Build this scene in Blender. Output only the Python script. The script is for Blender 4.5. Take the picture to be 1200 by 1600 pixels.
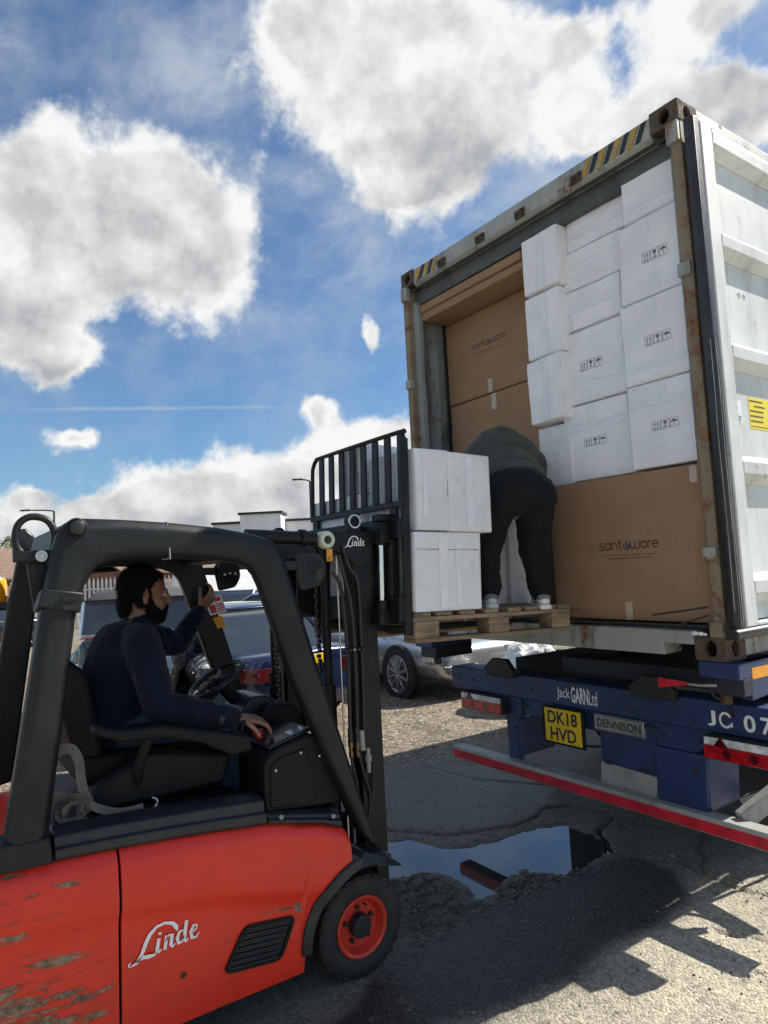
import bpy, bmesh, math, random
from mathutils import Vector, Matrix, noise as mnoise
import numpy as np
R_ = math.radians
rnd = random.Random(11)
for o in list(bpy.data.objects): bpy.data.objects.remove(o)
SC = bpy.context.scene
COL = SC.collection

# ------------------------------------------------------------------ camera
# world frame: the container's rear right bottom corner stands at (0,0,ZB); +Y runs into the container
ZB = 1.25
cam_d = bpy.data.cameras.new('camera'); cam = bpy.data.objects.new('camera', cam_d); COL.objects.link(cam)
_yaw, _pitch, _roll = R_(55.18669), R_(4.79798), R_(-2.8657)
_f = Vector((-math.sin(_yaw)*math.cos(_pitch), math.cos(_yaw)*math.cos(_pitch), math.sin(_pitch)))
_r = Vector((math.cos(_yaw), math.sin(_yaw), 0)); _u = _r.cross(_f)
_r2 = math.cos(_roll)*_r + math.sin(_roll)*_u; _u2 = -math.sin(_roll)*_r + math.cos(_roll)*_u
cam.matrix_world = Matrix(((_r2.x,_u2.x,-_f.x,1.81073),(_r2.y,_u2.y,-_f.y,-3.23483),(_r2.z,_u2.z,-_f.z,1.78293),(0,0,0,1)))
cam_d.sensor_fit = 'VERTICAL'; cam_d.sensor_height = 32.0; cam_d.lens = 1059.35/1600*32.0
cam_d.clip_start = 0.05; cam_d.clip_end = 3000
SC.camera = cam

# ------------------------------------------------------------------ light
SUN = Vector((0.31, 1.06, 1.0)).normalized()
sun_el = math.asin(SUN.z); sun_az = math.atan2(SUN.x, SUN.y)
sd = bpy.data.lights.new('sun', 'SUN'); sd.energy = 5.0; sd.angle = R_(0.53); sd.color = (1.0, 0.94, 0.84)
so = bpy.data.objects.new('sun', sd); COL.objects.link(so)
so.rotation_euler = (-SUN).to_track_quat('-Z', 'Y').to_euler()
SC.view_settings.view_transform = 'Standard'; SC.view_settings.look = 'None'
SC.view_settings.exposure = 0.70; SC.view_settings.gamma = 1.0
SC.render.engine = 'CYCLES'


# ------------------------------------------------------------------ material helpers
class NT:
    """small wrapper to write node trees quickly"""
    def __init__(s, tree): s.t = tree; s.n = tree.nodes; s.l = tree.links
    def a(s, kind, **kw):
        nd = s.n.new('ShaderNode'+kind)
        for k, v in kw.items():
            if k == 'ins':
                for kk, vv in v.items(): s.set(nd.inputs[kk], vv)
            else: setattr(nd, k, v)
        return nd
    def set(s, sock, v):
        if isinstance(v, bpy.types.NodeSocket): s.l.new(v, sock)
        elif isinstance(v, bpy.types.Node): s.l.new(v.outputs[0], sock)
        else:
            if sock.type == 'RGBA' and len(v) == 3: v = (*v, 1)
            sock.default_value = v
    def math(s, op, a, b=None, c=None, clamp=False):
        nd = s.n.new('ShaderNodeMath'); nd.operation = op; nd.use_clamp = clamp
        s.set(nd.inputs[0], a)
        if b is not None: s.set(nd.inputs[1], b)
        if c is not None: s.set(nd.inputs[2], c)
        return nd.outputs[0]
    def vmath(s, op, a, b=None, scale=None):
        nd = s.n.new('ShaderNodeVectorMath'); nd.operation = op
        s.set(nd.inputs[0], a)
        if b is not None: s.set(nd.inputs[1], b)
        if scale is not None: s.set(nd.inputs['Scale'], scale)
        return nd.outputs['Value'] if op in ('DOT_PRODUCT', 'LENGTH', 'DISTANCE') else nd.outputs[0]
    def mix(s, fac, a, b, mode='MIX'):
        nd = s.n.new('ShaderNodeMix'); nd.data_type = 'RGBA'; nd.blend_type = mode; nd.clamp_factor = True
        s.set(nd.inputs[0], fac); s.set(nd.inputs[6], a); s.set(nd.inputs[7], b)
        return nd.outputs[2]
    def fmix(s, fac, a, b):
        nd = s.n.new('ShaderNodeMix'); nd.data_type = 'FLOAT'; nd.clamp_factor = True
        s.set(nd.inputs[0], fac); s.set(nd.inputs[2], a); s.set(nd.inputs[3], b)
        return nd.outputs[0]
    def noise(s, vec=None, scale=5, detail=4, rough=.55, dist=0, dim='3D', w=None):
        nd = s.n.new('ShaderNodeTexNoise'); nd.noise_dimensions = dim
        if vec is not None: s.set(nd.inputs['Vector'], vec)
        if w is not None: s.set(nd.inputs['W'], w)
        nd.inputs['Scale'].default_value = scale; nd.inputs['Detail'].default_value = detail
        nd.inputs['Roughness'].default_value = rough; nd.inputs['Distortion'].default_value = dist
        return nd.outputs['Fac']
    def ramp(s, fac, lo, hi, smooth=True):
        nd = s.n.new('ShaderNodeMapRange'); nd.interpolation_type = 'SMOOTHSTEP' if smooth else 'LINEAR'
        s.set(nd.inputs[0], fac); s.set(nd.inputs[1], lo); s.set(nd.inputs[2], hi)
        nd.inputs[3].default_value = 0; nd.inputs[4].default_value = 1
        return nd.outputs[0]
    def mapping(s, vec, scale=(1,1,1), loc=(0,0,0), rot=(0,0,0)):
        nd = s.n.new('ShaderNodeMapping'); s.set(nd.inputs[0], vec)
        nd.inputs['Location'].default_value = loc; nd.inputs['Rotation'].default_value = rot
        nd.inputs['Scale'].default_value = scale
        return nd.outputs[0]
    def bump(s, h, strength=.3, dist=.01, normal=None):
        nd = s.n.new('ShaderNodeBump'); nd.inputs['Strength'].default_value = strength
        nd.inputs['Distance'].default_value = dist; s.set(nd.inputs['Height'], h)
        if normal is not None: s.set(nd.inputs['Normal'], normal)
        return nd.outputs[0]

MATS = {}
def newmat(name):
    m = bpy.data.materials.new(name); m.use_nodes = True
    nt = NT(m.node_tree); p = m.node_tree.nodes['Principled BSDF']
    MATS[name] = m
    return m, nt, p
def objcoord(nt): return nt.a('TexCoord').outputs['Object']
def rand(nt): return nt.a('ObjectInfo').outputs['Random']
def jitter(nt, vec):           # object space shifted by a random amount per object, so copies do not match
    r = rand(nt); c = nt.a('CombineXYZ', ins={0: nt.math('MULTIPLY', r, 37.1), 1: nt.math('MULTIPLY', r, 91.7), 2: nt.math('MULTIPLY', r, 13.3)})
    return nt.vmath('ADD', vec, c)

def simple(name, col, rough=.5, metal=0.0, spec=.5, var=.12, vscale=6, bump=0, bscale=80, coat=0, dirt=0, dirtcol=(.09,.075,.055), emit=None):
    """paint / plastic / rubber with grain, patchy roughness and some dirt"""
    m, nt, p = newmat(name); v = jitter(nt, objcoord(nt))
    n1 = nt.noise(v, vscale, 5); n2 = nt.noise(v, vscale*6, 4)
    c = nt.mix(nt.ramp(n1, .3, .7), tuple(x*(1-var) for x in col), tuple(min(1, x*(1+var)) for x in col))
    if dirt:
        d = nt.math('MULTIPLY', nt.ramp(nt.noise(v, vscale*1.7, 7, .68), .5, .72), dirt)
        c = nt.mix(d, c, dirtcol)
    nt.set(p.inputs['Base Color'], c)
    nt.set(p.inputs['Roughness'], nt.math('ADD', nt.math('MULTIPLY', n2, .22), rough-.11, clamp=True))
    p.inputs['Metallic'].default_value = metal; p.inputs['Specular IOR Level'].default_value = spec
    if coat: p.inputs['Coat Weight'].default_value = coat; p.inputs['Coat Roughness'].default_value = .06
    if bump: nt.set(p.inputs['Normal'], nt.bump(nt.noise(v, bscale, 3), bump, .004))
    return m

# ------------------------------------------------------------------ mesh helpers
def V(*a): return Vector(a)
class MB:
    """collects shapes into one mesh"""
    def __init__(s): s.v = []; s.f = []
    def add(s, vs, fs):
        b = len(s.v); s.v += [tuple(x) for x in vs]; s.f += [tuple(i+b for i in f) for f in fs]; return s
    def box(s, x0, x1, y0, y1, z0, z1):
        return s.add([(x0,y0,z0),(x1,y0,z0),(x1,y1,z0),(x0,y1,z0),(x0,y0,z1),(x1,y0,z1),(x1,y1,z1),(x0,y1,z1)],
                     [(0,3,2,1),(4,5,6,7),(0,1,5,4),(1,2,6,5),(2,3,7,6),(3,0,4,7)])
    def hexa(s, p):   # 8 corners, bottom ring then top ring
        return s.add(p, [(0,3,2,1),(4,5,6,7),(0,1,5,4),(1,2,6,5),(2,3,7,6),(3,0,4,7)])
    def obox(s, c, sz, rot=None):
        M = rot if rot is not None else Matrix.Identity(3)
        c = Vector(c); hx, hy, hz = sz[0]/2, sz[1]/2, sz[2]/2
        return s.hexa([c + M @ V(a*hx, b*hy, d*hz) for d in (-1, 1) for a, b in ((-1,-1),(1,-1),(1,1),(-1,1))])
    def bar(s, p0, p1, w, h, up=(0,0,1)):   # rectangular bar between two points
        p0, p1 = Vector(p0), Vector(p1); d = (p1-p0).normalized(); up = Vector(up)
        sx = d.cross(up).normalized() if abs(d.dot(up)) < .99 else d.cross(V(1,0,0)).normalized()
        u = sx.cross(d)
        return s.hexa([p + sx*a*w/2 + u*b*h/2 for p in (p0, p1) for a, b in ((-1,-1),(1,-1),(1,1),(-1,1))])
    def ring(s, c, ax, r, n, ref=None, sx=1):
        ax = Vector(ax).normalized(); ref = Vector(ref) if ref is not None else (V(0,0,1) if abs(ax.z) < .9 else V(1,0,0))
        a = ref.cross(ax).normalized(); b = ax.cross(a)
        return [Vector(c) + (a*math.cos(t)*sx + b*math.sin(t))*r for t in [2*math.pi*i/n for i in range(n)]]
    def loft(s, rings, cap=True, closed=True):
        b = len(s.v); n = len(rings[0])
        for r in rings: s.v += [tuple(p) for p in r]
        for k in range(len(rings)-1):
            for i in range(n if closed else n-1):
                j = (i+1) % n
                s.f.append((b+k*n+i, b+k*n+j, b+(k+1)*n+j, b+(k+1)*n+i))
        if cap:
            s.f.append(tuple(b+i for i in reversed(range(n)))); s.f.append(tuple(b+(len(rings)-1)*n+i for i in range(n)))
        return s
    def cyl(s, p0, p1, r0, r1=None, n=20, cap=True):
        r1 = r0 if r1 is None else r1; ax = Vector(p1)-Vector(p0)
        return s.loft([s.ring(p0, ax, r0, n), s.ring(p1, ax, r1, n)], cap)
    def lathe(s, c, ax, prof, n=28, cap=True):  # prof: (distance along ax, radius)
        ax = Vector(ax).normalized(); c = Vector(c)
        return s.loft([s.ring(c+ax*d, ax, max(r, 1e-4), n) for d, r in prof], cap)
    def tube(s, pts, r, n=8, cap=True, sub=1):
        pts = [Vector(p) for p in pts]
        if sub > 1: pts = spline(pts, sub)
        rings = []; prev = None
        for i, p in enumerate(pts):
            d = (pts[min(i+1, len(pts)-1)] - pts[max(i-1, 0)]).normalized()
            if prev is None: ref = V(0,0,1) if abs(d.z) < .9 else V(1,0,0); a = ref.cross(d).normalized()
            else: a = (prev - d*prev.dot(d)).normalized()
            prev = a; b = d.cross(a); rr = r(i/(len(pts)-1)) if callable(r) else r
            rings.append([p + (a*math.cos(t) + b*math.sin(t))*rr for t in [2*math.pi*k/n for k in range(n)]])
        return s.loft(rings, cap)
    def strip(s, pts, w, h, wdir=(1,0,0), sub=1):   # flat webbing along a path; wdir is the width direction (or list)
        pts = [Vector(p) for p in pts]
        if sub > 1: pts = spline(pts, sub)
        rings = []
        for i, p in enumerate(pts):
            d = (pts[min(i+1, len(pts)-1)] - pts[max(i-1, 0)]).normalized()
            wd = (d.cross(V(1,0,0))+V(.35,0,0)) if wdir == 'flat' else Vector(wdir(i/(len(pts)-1)) if callable(wdir) else wdir); wd = (wd - d*wd.dot(d)).normalized(); u = wd.cross(d)
            rings.append([p+wd*w/2+u*h/2, p-wd*w/2+u*h/2, p-wd*w/2-u*h/2, p+wd*w/2-u*h/2])
        return s.loft(rings)
    def prism(s, poly, ax, a, b):   # polygon in the two other axes, extruded along ax from a to b
        def P(q, t): return {'x': (t, q[0], q[1]), 'y': (q[0], t, q[1]), 'z': (q[0], q[1], t)}[ax]
        n = len(poly); k = len(s.v)
        s.v += [P(q, a) for q in poly] + [P(q, b) for q in poly]
        s.f += [tuple(k+i for i in reversed(range(n))), tuple(k+n+i for i in range(n))]
        s.f += [(k+i, k+(i+1) % n, k+n+(i+1) % n, k+n+i) for i in range(n)]
        return s
    def sphere(s, c, r, n=16, m=10, sc=(1,1,1), rot=None):
        c = Vector(c); M = rot if rot is not None else Matrix.Identity(3); rings = []
        for k in range(m+1):
            t = math.pi*k/m; z = -math.cos(t); q = max(math.sin(t), 1e-3)
            rings.append([c + M @ V(math.cos(2*math.pi*i/n)*q*r*sc[0], math.sin(2*math.pi*i/n)*q*r*sc[1], z*r*sc[2]) for i in range(n)])
        return s.loft(rings)
    def mesh(s, name, org=(0,0,0), smooth=40, weld=0, fixn=True):
        me = bpy.data.meshes.new(name); o = Vector(org)
        me.from_pydata([tuple(Vector(p)-o) for p in s.v], [], s.f)
        if fixn or weld:
            bm = bmesh.new(); bm.from_mesh(me)
            if weld: bmesh.ops.remove_doubles(bm, verts=bm.verts, dist=weld)
            bmesh.ops.recalc_face_normals(bm, faces=bm.faces); bm.to_mesh(me); bm.free()
        if smooth:
            me.polygons.foreach_set('use_smooth', [True]*len(me.polygons)); me.set_sharp_from_angle(angle=R_(smooth))
        me.update(); return me
    def build(s, name, mat, parent=None, bevel=0, seg=2, smooth=40, sub=0, weld=0, org=None, fixn=True):
        if org is None: org = root_of(parent).location if parent is not None else (0,0,0)
        me = s.mesh(name, org, smooth, weld, fixn)
        o = bpy.data.objects.new(name, me); COL.objects.link(o)
        if parent is None: o.location = org
        else: o.parent = parent
        me.materials.append(MATS[mat] if isinstance(mat, str) else mat)
        if sub:
            md = o.modifiers.new('s', 'SUBSURF'); md.levels = sub; md.render_levels = sub
        if bevel:
            md = o.modifiers.new('b', 'BEVEL'); md.width = bevel; md.segments = seg; md.limit_method = 'ANGLE'; md.angle_limit = R_(35)
            md.harden_normals = False
        return o
def root_of(o):
    while o.parent is not None: o = o.parent
    return o
def spline(pts, sub):
    out = []
    for i in range(len(pts)-1):
        p0, p1, p2, p3 = pts[max(i-1, 0)], pts[i], pts[i+1], pts[min(i+2, len(pts)-1)]
        for k in range(sub):
            t = k/sub
            out.append(.5*((2*p1)+(p2-p0)*t+(2*p0-5*p1+4*p2-p3)*t*t+(3*p1-p0-3*p2+p3)*t**3))
    out.append(pts[-1]); return out
def arc2(cx, cy, r, a0, a1, n=8): return [(cx+r*math.cos(R_(a0+(a1-a0)*i/n)), cy+r*math.sin(R_(a0+(a1-a0)*i/n))) for i in range(n+1)]
def rpoly(pts, r, n=4):
    """round the corners of a 2D polygon"""
    out = []; N = len(pts)
    for i in range(N):
        p = Vector(pts[i]).to_2d() if len(pts[i]) > 2 else Vector(pts[i]); a = Vector(pts[i-1]); b = Vector(pts[(i+1) % N])
        rr = r[i] if isinstance(r, (list, tuple)) else r
        if rr <= 0: out.append(tuple(p)); continue
        da = (a-p); db = (b-p); q = min(rr, da.length*.45, db.length*.45)
        A = p+da.normalized()*q; B = p+db.normalized()*q
        for k in range(n+1):
            t = k/n; out.append(tuple(A*(1-t)**2+p*2*t*(1-t)+B*t*t))
    return out
def tag(o, label=None, cat=None, group=None, kind=None):
    for k, v in (('label', label), ('category', cat), ('group', group), ('kind', kind)):
        if v: o[k] = v
    return o
def thing(name, loc, label, cat, group=None):
    o = bpy.data.objects.new(name, None); COL.objects.link(o); o.location = loc; o.empty_display_size = .1
    return tag(o, label, cat, group)
def copy_tree(o, parent=None, **kw):
    c = o.copy(); COL.objects.link(c)
    if parent is not None: c.parent = parent
    for ch in list(o.children): copy_tree(ch, c)
    return c

_side = bpy.data.scenes.new('side')
def applied(o):
    """mesh of an object with its modifiers applied, worked out in a side scene so the big one is not re-evaluated"""
    _side.collection.objects.link(o); vl = _side.view_layers[0]; vl.update(); dg = vl.depsgraph; dg.update()
    me = bpy.data.meshes.new_from_object(o.evaluated_get(dg)); _side.collection.objects.unlink(o); return me
# ------------------------------------------------------------------ lettering: flat print 1.5 mm proud of the surface it sits on
def text_mesh(body, name, bold=0, shear=0, space=1):
    cu = bpy.data.curves.new(name, 'FONT'); cu.body = body; cu.align_x = 'CENTER'; cu.align_y = 'CENTER'
    cu.offset = bold; cu.shear = shear; cu.space_character = space; cu.size = 1; cu.resolution_u = 4
    ob = bpy.data.objects.new('tmp', cu)
    me = applied(ob)
    bpy.data.objects.remove(ob); bpy.data.curves.remove(cu)
    return me
def fit_frame(me, centre, xdir, ydir, w, h, org=(0,0,0)):
    """scale the flat mesh to w x h and lay it in the plane of xdir / ydir round centre"""
    vs = [v.co.copy() for v in me.vertices]
    x0, x1 = min(v.x for v in vs), max(v.x for v in vs); y0, y1 = min(v.y for v in vs), max(v.y for v in vs)
    X = Vector(xdir).normalized(); Y = Vector(ydir).normalized(); c = Vector(centre)-Vector(org)
    for v in me.vertices:
        v.co = c + X*((v.co.x-(x0+x1)/2)/(x1-x0)*w) + Y*((v.co.y-(y0+y1)/2)/(y1-y0)*h)
    me.update()
def letters(body, centre, xdir, ydir, w, h, mat, parent, name='lettering', bold=0, shear=0, space=1):
    me = text_mesh(body, name, bold, shear, space); fit_frame(me, centre, xdir, ydir, w, h, root_of(parent).location)
    o = bpy.data.objects.new(name, me); COL.objects.link(o); o.parent = parent
    me.materials.clear(); me.materials.append(MATS[mat]); return o
def stroke2(strokes, width):
    """strokes: lists of 2D points, each optionally with its own width -> flat ribbon mesh (x,y,0)"""
    m = MB()
    for st in strokes:
        pts = [Vector((p[0], p[1], 0)) for p in st]; ws = [p[2] if len(p) > 2 else width for p in st]
        L = []; Rr = []
        for i, p in enumerate(pts):
            d = (pts[min(i+1, len(pts)-1)]-pts[max(i-1, 0)]); d = d.normalized() if d.length > 1e-9 else V(1,0,0)
            nn = V(-d.y, d.x, 0); L.append(p+nn*ws[i]/2); Rr.append(p-nn*ws[i]/2)
        b = len(m.v); n = len(pts); m.v += [tuple(q) for q in L+Rr]
        m.f += [(b+i, b+n+i, b+n+i+1, b+i+1) for i in range(n-1)]
    return m
def logo(strokes, width, centre, xdir, ydir, w, h, mat, parent, name='logo'):
    me = stroke2(strokes, width).mesh(name, smooth=0, fixn=False); fit_frame(me, centre, xdir, ydir, w, h, root_of(parent).location)
    o = bpy.data.objects.new(name, me); COL.objects.link(o); o.parent = parent; me.materials.append(MATS[mat]); return o
def arcp(cx, cy, r, a0, a1, n=10, ry=None):
    ry = r if ry is None else ry
    return [(cx+r*math.cos(R_(a0+(a1-a0)*i/n)), cy+ry*math.sin(R_(a0+(a1-a0)*i/n))) for i in range(n+1)]

# ------------------------------------------------------------------ sky: Nishita blue, high cirrus and cumulus heaps at their own directions
def build_world():
    w = bpy.data.worlds.new('World'); SC.world = w; w.use_nodes = True
    t = w.node_tree; nt = NT(t); bg = t.nodes['Background']
    # cumulus heaps: azimuth, elevation (degrees), half width, half height (radians), brightness offset
    heaps = [(-83.9,28.5,.105,.070),(-75.2,30.0,.105,.075),(-68.9,25.4,.088,.092),(-77.6,24.6,.100,.080),(-84.2,20.5,.085,.072),(-80.8,17.0,.055,.026),
        (-53.1,39.8,.135,.098),(-45.4,34.9,.100,.100),(-52.3,34.2,.107,.078),(-51.3,30.6,.060,.034),(-61.0,40.2,.045,.045),
        (-29.2,32.4,.100,.055),(-36.7,33.7,.034,.040),(-23.9,30.6,.05,.05),(-36.4,38.2,.040,.026),(-26.3,37.2,.07,.028),
        (-71.2,8.2,.090,.044),(-64.5,6.0,.180,.046),(-59.6,8.6,.085,.052),(-54.5,10.6,.080,.056),(-83.1,6.8,.046,.020),(-79.8,11.5,.028,.015),
        (-60.4,13.6,.026,.022),(-55.4,20.2,.020,.036),(-77.0,3.0,.265,.036),(-81.0,4.6,.10,.022),(-74.0,6.0,.06,.026),
        (-30.0,10.0,.20,.08),(-112.0,16.0,.20,.09)]
    D = nt.a('TexCoord').outputs['Generated']
    nw = nt.a('TexNoise', ins={'Vector': D, 'Scale': 8.0, 'Detail': 4.0, 'Roughness': .62})
    d = nt.vmath('ADD', D, nt.vmath('SCALE', nt.vmath('SUBTRACT', nw.outputs['Color'], (.5,.5,.5)), scale=.10))
    acc = None; up_acc = None
    for az, el, a, b in heaps:
        az, el = R_(az), R_(el)
        c = V(math.sin(az)*math.cos(el), math.cos(az)*math.cos(el), math.sin(el))
        rt = V(c.y, -c.x, 0).normalized(); up = c.cross(rt)
        if up.z < 0: up = -up; rt = -rt
        M = Matrix((rt, up, rt.cross(up))).transposed()
        mp = nt.a('Mapping', vector_type='TEXTURE'); nt.set(mp.inputs[0], d)
        mp.inputs['Location'].default_value = c; mp.inputs['Rotation'].default_value = M.to_euler(); mp.inputs['Scale'].default_value = (a, b, .6)
        e = nt.math('POWER', .38, nt.vmath('DOT_PRODUCT', mp.outputs[0], mp.outputs[0]))
        vv = nt.math('MULTIPLY', nt.vmath('DOT_PRODUCT', mp.outputs[0], (.35, 1, 0)), e)
        acc = e if acc is None else nt.math('ADD', acc, e)
        up_acc = vv if up_acc is None else nt.math('ADD', up_acc, vv)
    hgt = nt.math('DIVIDE', up_acc, nt.math('ADD', acc, .15))
    acc = nt.math('MINIMUM', acc, 1.05)
    # the rest of the sky carries the same kind of heaps at random
    away = nt.ramp(nt.vmath('DOT_PRODUCT', D, tuple(V(-.818, .57, .35).normalized())), .80, .45)
    acc = nt.math('MAXIMUM', acc, nt.math('MULTIPLY', nt.ramp(nt.noise(d, 2.6, 2, .5), .48, .66), away))
    n1 = nt.noise(D, 9.5, 6, .62); n1b = nt.noise(nt.vmath('ADD', D, tuple(V(.012, .018, .034))), 9.5, 4, .55)
    s = nt.math('ADD', acc, nt.math('MULTIPLY', nt.math('SUBTRACT', n1, .5), 1.75))
    sky = nt.a('TexSky', sky_type='NISHITA', sun_disc=False, sun_elevation=sun_el, sun_rotation=sun_az, altitude=50, air_density=1.1, dust_density=.4, ozone_density=2.0)
    skyc = nt.vmath('SCALE', sky.outputs[0], scale=SKY_K)
    skyc = nt.mix(1.0, skyc, (.66, .93, 1.16), 'MULTIPLY')
    # cirrus: thin streaks, drawn out in one direction
    c1 = nt.ramp(nt.noise(nt.mapping(D, (1.6, 5.5, 7.5), rot=(.35, .5, .9)), 1.5, 7, .66, .15), .32, .80)
    c2 = nt.ramp(nt.noise(D, 2.1, 2, .5), .26, .56)
    el = nt.a('SeparateXYZ', ins={0: D}).outputs[2]
    cir = nt.math('MULTIPLY', nt.math('ADD', nt.math("MULTIPLY", nt.math("MULTIPLY", c1, c2), .78), nt.math("MULTIPLY", c2, .08)), nt.math('ADD', nt.math('MULTIPLY', nt.ramp(el, .12, .50), .78), .22), clamp=True)
    # an old vapour trail low over the yard
    tq = nt.math('DIVIDE', nt.math('ADD', nt.vmath('DOT_PRODUCT', D, (-.2166, .10278, -.97084)), nt.math('MULTIPLY', nt.math('SUBTRACT', nt.noise(D, 30, 3), .5), .003)), .0022)
    trail = nt.math('MULTIPLY', nt.math('POWER', .4, nt.math('MULTIPLY', tq, tq)), nt.ramp(nt.vmath('DISTANCE', D, (-.937, .285, .239)), .21, .10))
    cir = nt.math('ADD', cir, nt.math('MULTIPLY', trail, nt.math('MULTIPLY', nt.noise(D, 26, 3), .62)), clamp=True)
    col = nt.mix(cir, skyc, (.54, .60, .68))
    # cumulus: thick undersides go grey, tops and sunny rims stay white
    mask = nt.ramp(nt.math('ADD', s, nt.math('MULTIPLY', nt.math('SUBTRACT', nt.noise(D, 42, 4, .6), .5), .35)), .34, .82)
    rim = nt.math('SUBTRACT', nt.noise(D, 9.5, 4, .55), n1b)
    thick = nt.ramp(nt.math('ADD', acc, nt.math('MULTIPLY', nt.math('SUBTRACT', nt.noise(D, 5.0, 3, .45), .5), 1.2)), .60, 1.35)
    sh = nt.math('ADD', nt.math('MULTIPLY', rim, 2.3), nt.math('SUBTRACT', .98, nt.math('MULTIPLY', thick, .70)))
    sh = nt.math('ADD', sh, nt.math('MULTIPLY', hgt, .34))
    sh = nt.math('ADD', sh, nt.math('MULTIPLY', nt.math('SUBTRACT', nt.noise(d, 20, 5, .6), .5), .75))
    cc = nt.mix(nt.ramp(sh, -.05, .95, False), (.43, .445, .47), (.93, .935, .92))
    col = nt.mix(mask, col, cc)
    col = nt.mix(nt.ramp(el, -.06, -.01), (.10, .10, .095), col)
    nt.set(bg.inputs['Color'], col); bg.inputs['Strength'].default_value = .62
    w.cycles.sampling_method = 'MANUAL'; w.cycles.sample_map_resolution = 512
SKY_K = 0.105
build_world()

# ------------------------------------------------------------------ materials
def steel_weathered(name, col, rust=.5, rough=.55, streak=True, rustcol=(.13,.06,.03), dirt=.3, scale=1.0, grime=(.10,.095,.08)):
    m, nt, p = newmat(name); v = nt.a('NewGeometry').outputs['Position']
    vs = nt.mapping(v, (3*scale, 3*scale, .55*scale if streak else 3*scale))
    n1 = nt.noise(vs, 2.2, 8, .66); n2 = nt.noise(v, 9*scale, 7, .65); n3 = nt.noise(v, 45*scale, 5)
    c = nt.mix(nt.ramp(nt.noise(v, 2*scale, 5), .3, .7), tuple(x*.85 for x in col), tuple(min(1, x*1.1) for x in col))
    c = nt.mix(nt.math('MULTIPLY', nt.ramp(n1, .48, .70), dirt), c, grime)
    r = nt.ramp(nt.math('ADD', nt.math('MULTIPLY', n2, .65), nt.math('MULTIPLY', n1, .35)), .66-.28*rust, .74-.24*rust)
    rc = nt.mix(nt.ramp(n3, .3, .7), rustcol, tuple(min(1, x*2.2) for x in rustcol))
    nt.set(p.inputs['Base Color'], nt.mix(r, c, rc))
    nt.set(p.inputs['Roughness'], nt.fmix(r, rough, .9))
    nt.set(p.inputs['Normal'], nt.bump(nt.math('ADD', nt.math('MULTIPLY', r, -.6), nt.math('MULTIPLY', n3, .25)), .5, .006))
    return m
steel_weathered('container_grey', (.36,.37,.34), .42, dirt=.75)
steel_weathered('container_wall', (.25,.275,.265), .40, dirt=.95, grime=(.045,.045,.042))
steel_weathered('container_dark', (.085,.095,.095), .3, dirt=.7, grime=(.03,.03,.03))
steel_weathered('door_white', (.62,.645,.64), .20, .5, dirt=.45, grime=(.28,.27,.24))
steel_weathered('rusty_casting', (.10,.085,.065), .80, .8, dirt=.6, rustcol=(.055,.032,.020), grime=(.03,.026,.022), scale=2.5)
steel_weathered('rusty_post', (.25,.20,.13), .62, .7, dirt=.6)
steel_weathered('chassis_blue', (.018,.038,.120), .22, .45, dirt=.75, streak=False, grime=(.026,.030,.042), scale=1.6)
steel_weathered('chassis_dark', (.018,.022,.035), .2, .6, dirt=.4, streak=False, grime=(.03,.028,.024))
steel_weathered('galvanised', (.33,.33,.31), .16, .5, dirt=.5, streak=False)
simple('gasket', (.018,.018,.020), .38, var=.3, bump=.1, bscale=30, dirt=.25, dirtcol=(.10,.10,.10))
simple('gasket_scuff', (.33,.33,.32), .5, var=.3)
simple('hazard_yellow', (.55,.34,.06), .6, var=.25, dirt=.5)
simple('hazard_black', (.02,.02,.02), .6, dirt=.4)
simple('sticker_yellow', (.80,.64,.03), .45, var=.05)
simple('sticker_white', (.78,.80,.82), .45, var=.05)
simple('sticker_red', (.55,.02,.03), .45, var=.05)
simple('print_black', (.018,.018,.020), .6, var=.1)
simple('print_grey', (.16,.17,.19), .6, var=.1)
simple('print_blue', (.03,.10,.19), .6, var=.1)
simple('print_brown', (.055,.030,.018), .6, var=.1)
simple('print_white', (.80,.80,.80), .5, var=.06)
simple('plate_yellow', (.78,.52,.01), .35, var=.08, dirt=.3)
simple('aluminium', (.40,.41,.42), .35, .7, var=.12)
simple('lens_red', (.42,.008,.015), .16, var=.3, vscale=18, coat=.6, dirt=.25)
simple('lens_red_dark', (.075,.004,.008), .2, var=.3, coat=.6)
simple('lens_clear', (.60,.61,.60), .22, var=.3, vscale=18, coat=.5, dirt=.4)
simple('reflex_red', (.50,.012,.030), .42, var=.25, vscale=12, dirt=.35, bump=.2, bscale=160)
simple('reflex_orange', (.75,.30,.015), .35, var=.2, vscale=14, dirt=.3)
simple('rubber', (.020,.020,.021), .75, var=.25, vscale=9, bump=.3, bscale=60, dirt=.45, dirtcol=(.06,.05,.04))
simple('rubber_clean', (.015,.015,.016), .6, var=.2, bump=.1)

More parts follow.
